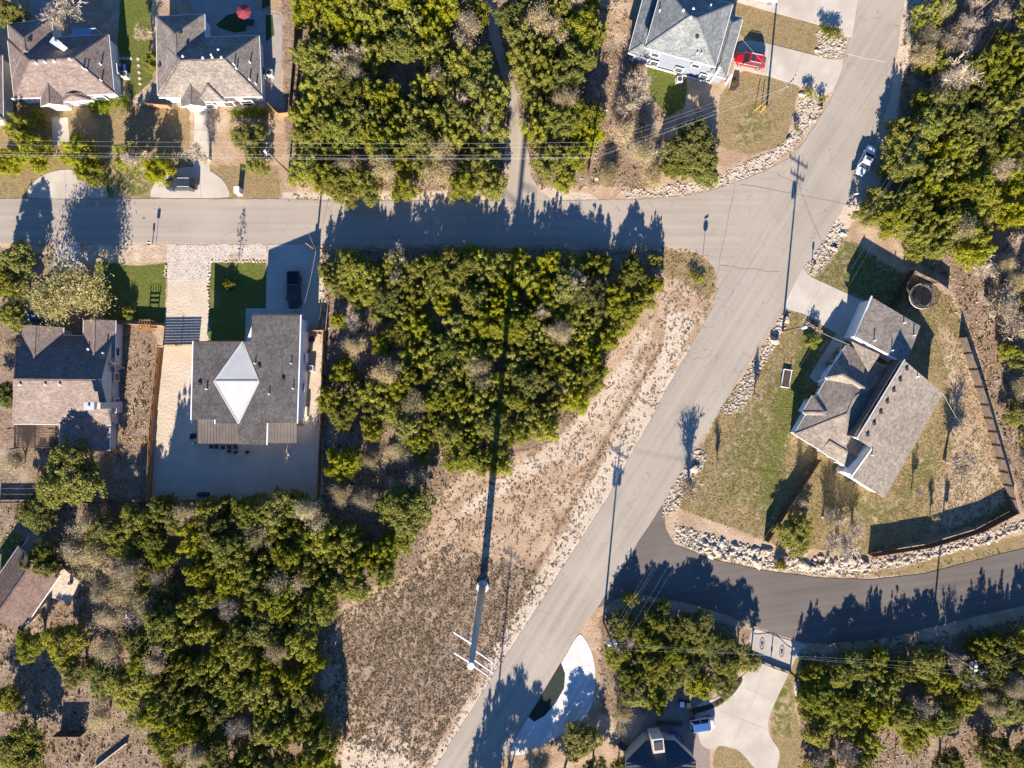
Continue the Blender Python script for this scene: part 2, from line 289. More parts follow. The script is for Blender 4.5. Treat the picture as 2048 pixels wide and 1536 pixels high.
zones = [
    (3, [(560, -80), (1200, -80), (1210, 120), (1200, 300), (1180, 370), (1080, 372), (960, 380), (700, 386), (580, 340), (570, 240)], 1.0, 1),
    (3, [(640, 500), (900, 495), (1310, 500), (1320, 560), (1250, 650), (1160, 830), (1110, 890), (930, 930), (870, 1000), (840, 1130), (690, 1200), (640, 1300), (650, 1600), (-80, 1600), (-80, 800), (300, 1000), (640, 1000)], 0.8, 1),
    (3, [(-80, 480), (200, 530), (210, 640), (300, 650), (320, 700), (300, 1000), (-80, 1000)], 0.8, 1),
    (3, [(1830, -80), (2120, -80), (2120, 1060), (2045, 1020), (1940, 660), (1900, 570), (1830, 520), (1790, 480), (1720, 430), (1770, 300), (1790, 200), (1810, 60)], 0.8, 0.9),
    (3, [(1200, 1230), (1290, 1200), (1500, 1260), (1500, 1330), (1420, 1400), (1260, 1440), (1200, 1430)], 0.6, 0.8),
    (3, [(1600, 1310), (1800, 1290), (2120, 1220), (2120, 1620), (1560, 1620), (1600, 1430)], 0.6, 0.8),
    (3, [(1190, 60), (1290, 100), (1290, 200), (1330, 300), (1300, 380), (1180, 372), (1170, 200)], 0.7, 0.7),
    (2, [(560, 384), (950, 382), (1000, 370), (1080, 372), (1180, 385), (1200, 402), (540, 402)], 0.5, 0.8),
    (2, [(1800, -80), (1850, -80), (1835, 60), (1800, 180), (1790, 290), (1750, 390), (1690, 460), (1660, 470), (1700, 380), (1740, 300), (1780, 200)], 0.6, 1),
    (2, [(1400, 660), (1428, 610), (1440, 640), (1000, 1345), (880, 1540), (850, 1540), (960, 1360), (1220, 930)], 0.7, 0.9),
    (2, [(1330, 690), (1350, 700), (1160, 950), (1050, 960), (1130, 900), (1250, 730)], 1.3, 0.55),
    (2, [(690, 1470), (830, 1440), (840, 1540), (640, 1600)], 1.2, 0.7),
    (2, [(312, 696), (652, 660), (645, 1000), (298, 1002)], 0.1, 1),
    (2, [(336, 560), (418, 540), (416, 694), (326, 694)], 0.15, 1),
    (2, [(610, 488), (640, 488), (655, 600), (650, 660), (604, 660)], 0.3, 0.8),
    (2, [(200, 486), (340, 486), (338, 530), (270, 532), (200, 522), (160, 560), (150, 487)], 0.3, 0.45),
    (1, FIELD, 0.6, 0.2),
    (3, [(1332, 600), (1340, 600), (1325, 700), (1238, 845), (1108, 1085), (965, 1335), (958, 1328), (1100, 1078), (1228, 838), (1315, 695)], 0.4, 0.7), (3, SOUTH_, 2.5, 0.55),
    (2, [(1335, 612), (1400, 640), (1000, 1320), (965, 1330), (1112, 1088), (1242, 852), (1322, 705)], 0.5, 0.62), (2, [(1300, 640), (1318, 640), (1240, 770), (1130, 900), (1010, 990), (930, 1040), (905, 1020), (1000, 950), (1120, 870), (1230, 740)], 0.8, 0.6),
    (1, [(230, 200), (310, 215), (380, 215), (380, 330), (420, 330), (560, 330), (560, 400), (-80, 400), (-80, 200)], 0.6, 0.9),
    (1, LAWN_F, 0.4, 0.95),
    (4, [(1868, 640), (1930, 680), (2020, 1000), (1960, 1040), (1850, 1075), (1860, 1000), (1905, 900), (1895, 780)], 1.2, 0.8), (0, [(1440, 880), (1560, 700), (1600, 780), (1560, 900), (1520, 1060), (1420, 1000)], 2.5, 0.5),
    (1, [(1470, 0), (1640, 50), (1630, 112), (1479, 73)], 0.2, 1), (1, [(1480, 140), (1600, 172), (1570, 290), (1500, 310), (1430, 290), (1440, 190)], 0.4, 1),
    (1, [(1310, 500), (1400, 505), (1432, 540), (1420, 600), (1360, 560), (1320, 540)], 0.5, 0.8),
    (1, [(1560, 1340), (1600, 1310), (1590, 1420), (1620, 1536), (1560, 1560), (1540, 1450)], 0.3, 0.9), (1, [(1440, 1490), (1480, 1500), (1515, 1540), (1430, 1560), (1425, 1510)], 0.2, 0.8),
    (1, [(1340, 1070), (1500, 1130), (1700, 1150), (2120, 1050), (2120, 1085), (1850, 1150), (1650, 1160), (1430, 1122)], 0.4, 0.7),
    (0, [(245, -80), (300, -80), (305, 160), (262, 200), (235, 100)], 0.4, 0.95), (0, [(418, 524), (533, 524), (533, 690), (416, 690)], 0.15, 0.95),
    (0, [(190, 522), (270, 532), (334, 526), (330, 645), (205, 640)], 0.2, 1), (0, [(1292, 128), (1375, 160), (1370, 215), (1335, 235), (1300, 190)], 0.5, 1),
    (0, [(1640, 480), (1690, 470), (1830, 560), (1790, 640), (1720, 600), (1612, 550)], 0.6, 0.55), (0, [(1600, 640), (1670, 670), (1620, 760), (1580, 900), (1540, 1080), (1520, 1000), (1560, 800)], 1.5, 0.6),
    (0, [(1690, 960), (1770, 1000), (1830, 900), (1900, 850), (1880, 960), (1780, 1060), (1700, 1060)], 2.0, 0.5), (0, [(1600, 1310), (1660, 1330), (1640, 1430), (1600, 1380)], 0.4, 0.8), (0, [(1545, 1390), (1590, 1340), (1585, 1480), (1545, 1470)], 0.4, 0.5),
    (0, [(0, 1070), (40, 1060), (60, 1100), (0, 1140)], 0.5, 0.7), (0, [(130, 345), (310, 330), (320, 390), (200, 398)], 0.5, 0.5), (0, [(1500, 190), (1560, 250), (1500, 300), (1450, 290)], 0.8, 0.45),
]
zones += [(2, q[0], 0.5, 0.6) for q in beds[:7]]
Wt = np.zeros((4,) + GX.shape); core = (np.abs(GX) < 90) & (np.abs(GY) < 70)
Wt[3] = np.where(core, 0.0, 0.8)
jn = np.sin(GX * 1.9 + np.sin(GY * 1.3)) * np.cos(GY * 2.3 + np.sin(GX * 0.9)) * 2.2 + np.sin(GX * 5.1 + GY * 3.3) * 1.2
for ch, poly, soft, st in zones:
    a = smooth_in(PX + jn * min(1, soft), PY + np.roll(jn, 7) * min(1, soft), poly, soft / S) * st
    for k in range(4): Wt[k] = Wt[k] * (1 - a) + (a if k == ch else 0)
# drainage ditch ruts beside the main road, and gentle unevenness away from built surfaces
nx, ny = len(gx), len(gy)
hz = 0.0 * GX
verts = np.stack([GX.ravel(), GY.ravel(), hz.ravel()], 1)
idx = np.arange(nx * ny).reshape(ny, nx)
quads = np.stack([idx[:-1, :-1].ravel(), idx[:-1, 1:].ravel(), idx[1:, 1:].ravel(), idx[1:, :-1].ravel()], 1)
me = bpy.data.meshes.new('ground'); me.from_pydata(verts.tolist(), [], quads.tolist())
at = me.attributes.new('soil_mix', 'FLOAT_COLOR', 'POINT'); at.data.foreach_set('color', np.stack([Wt[k].ravel() for k in range(4)], 1).astype(np.float32).ravel())
gm = bpy.data.materials.new('ground_soils'); gm.use_nodes = True; nt = gm.node_tree; N = nt.nodes.new; L = nt.links.new; bs = nt.nodes['Principled BSDF']
bs.inputs['Roughness'].default_value = 0.95; bs.inputs['Specular IOR Level'].default_value = 0.1
geo = N('ShaderNodeNewGeometry'); A = N('ShaderNodeAttribute'); A.attribute_name = 'soil_mix'; sep = N('ShaderNodeSeparateColor'); L(A.outputs['Color'], sep.inputs[0])
def noise(sc, det=6, dist=0.0):
    n = N('ShaderNodeTexNoise'); n.inputs['Scale'].default_value = sc; n.inputs['Detail'].default_value = det; n.inputs['Distortion'].default_value = dist; L(geo.outputs['Position'], n.inputs['Vector']); return n.outputs[0]
def two(a, b, f, lo=0.35, hi=0.65):
    r = N('ShaderNodeMapRange'); r.inputs[1].default_value = lo; r.inputs[2].default_value = hi; L(f, r.inputs[0])
    x = N('ShaderNodeMix'); x.data_type = 'RGBA'; L(r.outputs[0], x.inputs['Factor'])
    for k, c in (('A', a), ('B', b)):
        if isinstance(c, tuple): x.inputs[k].default_value = (*c, 1)
        else: L(c, x.inputs[k])
    return x.outputs['Result']
nA = noise(0.35, 8, 0.5); nB = noise(2.6, 8); nC = noise(6.5, 5); nD = noise(1.1, 7, 0.8); nE = noise(0.13, 5); nF = noise(3.7, 3)
dirt = two(two((0.34, 0.235, 0.15), (0.46, 0.345, 0.24), nA, 0.4, 0.6), two((0.22, 0.15, 0.10), (0.12, 0.085, 0.055), nF), nC, 0.5, 0.7)
green = two(two((0.075, 0.095, 0.018), (0.125, 0.130, 0.032), nB), (0.20, 0.165, 0.07), nA, 0.55, 0.85)
dry = two(two((0.28, 0.195, 0.10), (0.15, 0.125, 0.042), nD, 0.42, 0.72), two((0.34, 0.255, 0.15), (0.085, 0.072, 0.03), nC, 0.42, 0.58), nB, 0.42, 0.62)
cal = two(two((0.47, 0.385, 0.29), (0.54, 0.455, 0.36), nA), two((0.36, 0.28, 0.205), (0.30, 0.235, 0.17), nF), nC, 0.47, 0.72)
lit = two(two(two((0.25, 0.18, 0.125), (0.13, 0.09, 0.064), nB, 0.42, 0.6), (0.33, 0.255, 0.19), nA, 0.5, 0.72), two((0.36, 0.275, 0.20), (0.12, 0.085, 0.06), nF, 0.44, 0.56), nC, 0.5, 0.75)
def wmix(base, col, wsock, ns):
    m1 = N('ShaderNodeMath'); m1.operation = 'MULTIPLY_ADD'; m1.inputs[1].default_value = 0.7; m1.inputs[2].default_value = -0.35; L(ns, m1.inputs[0])
    m2 = N('ShaderNodeMath'); m2.operation = 'ADD'; L(wsock, m2.inputs[0]); L(m1.outputs[0], m2.inputs[1])
    r = N('ShaderNodeMapRange'); r.interpolation_type = 'SMOOTHSTEP'; r.inputs[1].default_value = 0.3; r.inputs[2].default_value = 0.62; L(m2.outputs[0], r.inputs[0])
    x = N('ShaderNodeMix'); x.data_type = 'RGBA'; L(r.outputs[0], x.inputs['Factor']); L(base, x.inputs['A']); L(col, x.inputs['B']); return x.outputs['Result']
c = wmix(dirt, dry, sep.outputs[1], nD); c = wmix(c, cal, sep.outputs[2], nD); c = wmix(c, lit, A.outputs['Alpha'], nD); c = wmix(c, green, sep.outputs[0], nD)
L(c, bs.inputs['Base Color'])
bp = N('ShaderNodeBump'); bp.inputs['Strength'].default_value = 1.0; bp.inputs['Distance'].default_value = 0.06; L(nB, bp.inputs['Height']); L(bp.outputs[0], bs.inputs['Normal'])
me.materials.append(gm); gobj = bpy.data.objects.new('ground', me); C.objects.link(gobj); gobj['kind'] = 'structure'

# ---------------------------------------------------------------- roads and paved sheets
def roadmat(name, a, b, c, ang, crack=0.5, cracks=True):
    m = bpy.data.materials.new(name); m.use_nodes = True; nt = m.node_tree; N = nt.nodes.new; L = nt.links.new; bs = nt.nodes['Principled BSDF']
    bs.inputs['Roughness'].default_value = 0.92; bs.inputs['Specular IOR Level'].default_value = 0.15
    g = N('ShaderNodeNewGeometry'); mp = N('ShaderNodeMapping'); mp.vector_type = 'POINT'
    rot = N('ShaderNodeVectorRotate'); rot.rotation_type = 'Z_AXIS'; rot.inputs['Angle'].default_value = -ang; L(g.outputs['Position'], rot.inputs['Vector'])
    mp.inputs['Scale'].default_value = (0.03, 1.1, 1); L(rot.outputs[0], mp.inputs[0])
    def nz(src, sc, det): n = N('ShaderNodeTexNoise'); n.inputs['Scale'].default_value = sc; n.inputs['Detail'].default_value = det; L(src, n.inputs['Vector']); return n.outputs[0]
    def mx(A_, B_, f, lo, hi, mxv=1.0):
        r = N('ShaderNodeMapRange'); r.inputs[1].default_value = lo; r.inputs[2].default_value = hi; r.inputs[4].default_value = mxv; L(f, r.inputs[0])
        x = N('ShaderNodeMix'); x.data_type = 'RGBA'; L(r.outputs[0], x.inputs['Factor'])
        for k, cc in (('A', A_), ('B', B_)):
            if isinstance(cc, tuple): x.inputs[k].default_value = (*cc, 1)
            else: L(cc, x.inputs[k])
        return x.outputs['Result']
    col = mx(a, b, nz(mp.outputs[0], 1.0, 4), 0.35, 0.65)               # lengthwise wheel tracks
    col = mx(col, c, nz(g.outputs['Position'], 0.09, 5), 0.45, 0.75, 0.8)  # broad stains and patches
    col = mx(col, tuple(x * 0.72 for x in a), nz(g.outputs['Position'], 5.0, 4), 0.52, 0.8, 0.55)
    if cracks:
        nd = N('ShaderNodeTexNoise'); nd.inputs['Scale'].default_value = 0.8; nd.inputs['Detail'].default_value = 4; L(g.outputs['Position'], nd.inputs['Vector'])
        va = N('ShaderNodeVectorMath'); va.operation = 'MULTIPLY_ADD'; va.inputs[1].default_value = (1.6, 1.6, 0); L(nd.outputs['Color'], va.inputs[0]); L(rot.outputs[0], va.inputs[2])
        m3 = N('ShaderNodeMapping'); m3.inputs['Scale'].default_value = (0.42, 0.30, 0.4); L(va.outputs[0], m3.inputs[0])
        v = N('ShaderNodeTexVoronoi'); v.feature = 'DISTANCE_TO_EDGE'; v.inputs['Scale'].default_value = 1.0; L(m3.outputs[0], v.inputs['Vector'])
        r = N('ShaderNodeMapRange'); r.inputs[1].default_value = 0.002; r.inputs[2].default_value = 0.016; r.inputs[3].default_value = crack; r.inputs[4].default_value = 0; L(v.outputs['Distance'], r.inputs[0])
        gate = N('ShaderNodeMapRange'); gate.inputs[1].default_value = 0.5; gate.inputs[2].default_value = 0.58; L(nz(g.outputs['Position'], 0.35, 3), gate.inputs[0])
        mm = N('ShaderNodeMath'); mm.operation = 'MULTIPLY'; L(r.outputs[0], mm.inputs[0]); L(gate.outputs[0], mm.inputs[1])
        x = N('ShaderNodeMix'); x.data_type = 'RGBA'; L(mm.outputs[0], x.inputs['Factor']); L(col, x.inputs['A']); x.inputs['B'].default_value = (0.09, 0.08, 0.07, 1); col = x.outputs['Result']
    L(col, bs.inputs['Base Color']); return m
mr1 = roadmat('road_chipseal', (0.355, 0.305, 0.25), (0.295, 0.255, 0.21), (0.385, 0.335, 0.275), 0.0, 0.35)
mr2 = roadmat('road_chipseal_main', (0.350, 0.303, 0.250), (0.285, 0.247, 0.204), (0.385, 0.335, 0.278), math.radians(57), 0.5)
mr3 = roadmat('road_asphalt', (0.138, 0.119, 0.104), (0.108, 0.093, 0.082), (0.162, 0.141, 0.122), 0.12, 0.3, False)
def dense(poly, step=12, jit=0.0, rr=R):
    out = []; n = len(poly)
    for i in range(n):
        a, b = Vector(poly[i]), Vector(poly[(i + 1) % n]); k = max(1, int((b - a).length / step)); d = (b - a).normalized() if (b - a).length else Vector((0, 0)); nn = Vector((-d.y, d.x))
        for j in range(k):
            p = a.lerp(b, j / k); q = p + nn * rr.uniform(-jit, jit); out.append((q.x, q.y))
    return out
def soften(poly, k=2):
    for _ in range(k):
        q = []
        for i in range(len(poly)):
            (ax, ay), (bx, by) = poly[i], poly[(i + 1) % len(poly)]; q += [(ax * .8 + bx * .2, ay * .8 + by * .2), (ax * .2 + bx * .8, ay * .2 + by * .8)]
        poly = q
    return poly
def sheet(name, poly, z, m, jit=0.0, step=12, thick=None):
    if name in ('driveway', 'flower_bed', 'lawn') and len(poly) > 8: poly = soften(poly)
    pts = dense(poly, step, jit) if jit else poly
    mb = MB(); w = [P(a, b) for a, b in pts]
    mb.prism([(p.x, p.y) for p in w], z - (thick or 0.03) if thick else -0.05, z)
    o = mb.build(name, m); o['kind'] = 'structure'; return o
sheet('road', ROAD1, 0.030, mr1, 1.0); sheet('road', ROAD2, 0.036, mr2, 1.0); sheet('road', ROAD3, 0.044, mr3, 0.7)
PATCH = [(1470, 372), (1540, 350), (1555, 420), (1480, 400)]
TRAIL = [(975, 404), (995, 385), (1008, 360), (1010, 300), (1020, 225), (1010, 170), (985, 90), (965, 0), (965, -60), (985, -60), (985, 0), (1006, 90), (1030, 170), (1042, 240), (1056, 300), (1062, 350), (1078, 382), (1105, 404)]
sheet('path', TRAIL, 0.022, roadmat('trail_gravel', (0.37, 0.315, 0.255), (0.32, 0.27, 0.215), (0.40, 0.34, 0.275), 1.5, 0.3, False), 2.0)
def arc(cx, cy, rx, ry, a0, a1, n=16): return [(cx + rx * math.cos(math.radians(a0 + (a1 - a0) * i / n)), cy + ry * math.sin(math.radians(a0 + (a1 - a0) * i / n))) for i in range(n + 1)]
cc = M['concrete']
sheet('driveway', arc(135, 397, 82, 58, 180, 360), 0.04, cc)
sheet('driveway', arc(380, 396, 80, 62, 180, 360), 0.04, cc)
sheet('walkway', [(390, 212), (412, 212), (421, 352), (386, 352)], 0.046, cc)
sheet('walkway', [(103, 235), (136, 235), (140, 290), (106, 290)], 0.046, cc)
sheet('driveway', [(536, 489), (616, 489), (613, 640), (531, 640)], 0.042, cc)
sheet('walkway', [(492, 617), (532, 617), (532, 690), (490, 690)], 0.05, cc)
sheet('driveway', [(110, 487), (160, 487), (168, 560), (100, 620)], 0.04, cc)
sheet('driveway', [(1455, 175), (1468, 130), (1479, 73), (1630, 111), (1666, 120), (1691, 116), (1663, 195), (1597, 171), (1532, 150), (1479, 138), (1466, 180)], 0.042, cc)
sheet('driveway', [(1470, 3), (1544, 24), (1636, 49), (1704, 76), (1724, -60), (1470, -60)], 0.042, cc)
sheet('driveway', [(1604, 538), (1622, 554), (1735, 606), (1715, 690), (1670, 666), (1612, 629), (1566, 616), (1580, 585)], 0.042, cc)
sheet('walkway', [(1671, 668), (1694, 676), (1650, 755), (1640, 772), (1618, 754)], 0.048, cc)
sheet('driveway', [(1158, 1263), (1174, 1283), (1184, 1305), (1191, 1340), (1189, 1390), (1178, 1425), (1169, 1438), (1128, 1466), (1062, 1507), (1012, 1512), (1057, 1433), (1122, 1327)], 0.05, M['concrete_new'])
sheet('driveway', [(1503, 1252), (1560, 1276), (1617, 1290), (1598, 1300), (1579, 1344), (1552, 1400), (1535, 1439), (1538, 1471), (1563, 1505), (1545, 1560), (1516, 1545), (1478, 1498), (1440, 1490), (1420, 1500), (1400, 1490), (1385, 1410), (1440, 1395), (1481, 1354), (1516, 1328), (1497, 1303)], 0.05, cc)
sheet('patio', [(1315, 1395), (1380, 1385), (1430, 1400), (1420, 1500), (1420, 1560), (1230, 1560), (1262, 1490), (1290, 1440)], 0.045, M['paver'])
sheet('patio', [(355, -60), (505, -60), (510, 20), (560, 30), (565, 60), (560, 200), (545, 222), (520, 218), (500, 90), (420, 75), (400, 30), (385, 20)], 0.03, mat('patio_concrete', (0.33, 0.29, 0.26), 0.9, (0.28, 0.25, 0.225), 0.7, coords='POS'))
sheet('patio', [(60, -60), (95, -60), (130, 30), (190, 60), (215, 90), (110, 95), (105, 45), (60, 30)], 0.03, MATS['patio_concrete'])
sheet('flower_bed', [(1122, 1327), (1130, 1348), (1128, 1376), (1111, 1406), (1089, 1431), (1068, 1443), (1057, 1433), (1090, 1380)], 0.10, mat('bed_dark', (0.03, 0.035, 0.03), 0.95, (0.02, 0.028, 0.02), 3.0, coords='POS'))
sheet('flower_bed', [(1482, 1352), (1486, 1360), (1470, 1385), (1440, 1410), (1405, 1424), (1385, 1426), (1384, 1416), (1420, 1408), (1450, 1390)], 0.09, M['soil'])
sheet('flower_bed', [(1469, 140), (1479, 142), (1478, 172), (1468, 182), (1458, 180)], 0.07, M['soil'])
sheet('lawn', [(432, 50), (455, 30), (490, 22), (492, 62), (470, 66), (440, 56)], 0.045, mat('dark_lawn', (0.05, 0.075, 0.02), 0.95, (0.035, 0.055, 0.015), 3.0, coords='POS'))
sheet('lawn', [(531, 30), (545, 30), (549, 70), (532, 84)], 0.045, MATS['dark_lawn'])
sheet('lawn', [(524, -20), (540, -20), (540, 10), (524, 18)], 0.045, MATS['dark_lawn'])
sheet('deck', [(597, 660), (613, 660), (609, 850), (592, 850)], 0.14, M['deck'])
sheet('gravel_bed', dense([(334, 489), (420, 489), (534, 489), (534, 516), (470, 520), (425, 524), (418, 560), (336, 562)], 8, 2.0), 0.025, M['white_gravel'])
for i, (a, b) in enumerate([((1480, 368), (1716, 412)), ((1470, 372), (1432, 560)), ((1440, 532), (1560, 545)), ((1694, 108), (1770, 124)), ((1555, 350), (1600, 370))]):   # sealed joints in the paving
    mb = MB(); a_, b_ = P(*a), P(*b); pts = [a_.lerp(b_, k / 9) + Vector((R.uniform(-.12, .12), R.uniform(-.12, .12), 0.042)) for k in range(10)]
    for k in range(9): mb.bar(pts[k], pts[k + 1], 0.10 if i != 3 else 0.16, 0.006)
    o = mb.build('tar_seam', M['paver'] if i != 3 else M['concrete']); o['kind'] = 'structure'

for a, b in (((1530, 1330), (1470, 1480)), ((1490, 1375), (1545, 1400)), ((1440, 1420), (1535, 1460)), ((1545, 1300), (1500, 1420)), ((533, 544), (614, 544)), ((573, 490), (571, 640)), ((1545, 92), (1525, 148)), ((1605, 106), (1585, 168)), ((1555, 28), (1575, -40)), ((1630, 46), (1650, -40)), ((1640, 575), (1610, 628)), ((1690, 590), (1660, 655)), ((385, 260), (415, 260)), ((387, 305), (418, 305)), ((130, 340), (132, 396)), ((400, 350), (402, 396)), ((1180, 1330), (1130, 1340)), ((1186, 1400), (1120, 1400))):     # control joints in the concrete
    mb = MB(); mb.bar(P(*a) + Vector((0, 0, .053)), P(*b) + Vector((0, 0, .053)), .05, .006); o = mb.build('concrete_joint', M['joint']); o['kind'] = 'structure'

# ---------------------------------------------------------------- stone beds, boulders
def pts_in(poly, n, rr, avoid=()):
    xs = [p[0] for p in poly]; ys = [p[1] for p in poly]; out = []
    X = np.array([rr.uniform(min(xs), max(xs)) for _ in range(n * 4)]); Y = np.array([rr.uniform(min(ys), max(ys)) for _ in range(n * 4)])
    ok = inside(X, Y, poly)
    for a in avoid: ok &= ~inside(X, Y, a)
    return list(zip(X[ok], Y[ok]))[:n]
def area(poly): return abs(sum(poly[i][0] * poly[(i + 1) % len(poly)][1] - poly[(i + 1) % len(poly)][0] * poly[i][1] for i in range(len(poly)))) / 2
for k, (poly, lab, sz) in enumerate(beds):
    rr = random.Random(50 + k); sz *= .78; ar = area(poly) * S * S; n = int(min(4200, ar / (sz * sz * (3.6 if k == 7 else 4.8))))
    if k == 8: n = 260
    mb = MB()
    for (x, y) in pts_in(poly, n, rr):
        r = sz * (rr.uniform(0.4, 1.2) if rr.random() < .85 else rr.uniform(1.2, 2.2)); p = P(x, y)
        mb.ball((p.x, p.y, 0.03 + r * 0.2), (r * rr.uniform(.8, 1.3), r * rr.uniform(.7, 1.1), r * rr.uniform(.28, .5)), rr.random(), 5, 3, 0.3)
    tag(mb.build('limestone_rubble', M['white_gravel' if k == 7 else 'pebble'], origin=P(*poly[0])), lab, 'rubble', kind='stuff')
protos = []
for k in range(6):
    mb = MB(); mb.ball((0, 0, 0.28), (0.62, 0.46, 0.42), k, 7, 4, 0.3); protos.append(mb)
def boulder(px, py, s, lab, group=None, rr=R, sx=1.0):
    k = rr.randrange(6)
    if not hasattr(protos[k], 'me'):
        o = protos[k].build('boulder', M['stone'], origin=(0, 0, 0)); protos[k].me = o.data
    else:
        o = bpy.data.objects.new('boulder', protos[k].me); C.objects.link(o)
    o.location = P(px, py); s *= .78; o.scale = (s * sx, s * rr.uniform(.7, 1), s * rr.uniform(.4, .75)); o.rotation_euler = (0, 0, rr.uniform(0, 6.28)); tag(o, lab, 'boulder', group); return o
boulder(1547, 682, 1.9, 'big flat pale boulder on the rubble strip below the utility pole'); boulder(1572, 640, 1.3, 'pale boulder close to the foot of the roadside utility pole')
boulder(1668, 498, 1.3, 'blocky white boulder in the rubble by the mailbox'); boulder(1686, 468, 1.4, 'pale boulder at the north tip of the roadside rubble strip')
boulder(1604, 190, 1.4, 'pale boulder beside the spiky plant at the driveway corner'); boulder(1578, 280, 1.2, 'pale boulder at the bend of the rubble bed'); boulder(1620, 240, 0.9, 'small white boulder in the middle of the rubble bed'); boulder(1634, 102, 1.0, 'pale boulder between the two concrete driveways')
boulder(1390, 937, 1.8, 'flat grey boulder at the bare tree by the road'); boulder(1376, 970, 1.5, 'rounded boulder beside the bare tree trunk by the road')
boulder(1193, 357, 0.9, 'lone white rock near the utility pole in the brush')
rr = random.Random(5)
for i in range(95):
    t = rr.random(); x = 1400 + t * 330; yc = 1082 + 46 * (t ** 0.8); y = yc + rr.uniform(-4, 26) * (1 if t < 0.75 else 0.6) + (0 if rr.random() < .8 else rr.uniform(-6, 0))
    boulder(x, y, rr.uniform(0.55, 1.5) * (1.35 if rr.random() < .2 else 1), 'pale limestone block in the retaining bank above the dark asphalt road', 'limestone blocks of the retaining bank', rr)
for i in range(34):
    t = i / 33 + rr.uniform(-.01, .01); x = 1775 + t * 265; y = 1124 - 24 * t - 42 * t * t + rr.uniform(-3, 5)
    boulder(x, y, rr.uniform(0.45, 1.0), 'pale stone in the line below the curved wooden fence', 'stones below the curved fence', rr)
for i in range(40):      # edging stones of the lawn
    if i < 24: x, y = 417 + rr.uniform(-2, 2), 528 + i * 6.8
    else: x, y = 424 + (i - 24) * 6.9, 523 + rr.uniform(-1.5, 1.5)
    boulder(x, y, rr.uniform(0.35, 0.55), 'white edging stone around the lawn of the butterfly-roofed house', 'lawn edging stones', rr)
for i in range(7): boulder(331 + rr.uniform(-2, 2), 531 + i * 3.5, 0.4, 'white edging stone at the corner of the small lawn', 'stones at the small lawn corner', rr)
for i in range(16):
    a = math.pi * (1.0 + i / 15); boulder(92 + 24 * math.cos(a), 1452 + 18 * math.sin(a), 0.42, 'stone in the half ring around a garden bed', 'stone half ring', rr)

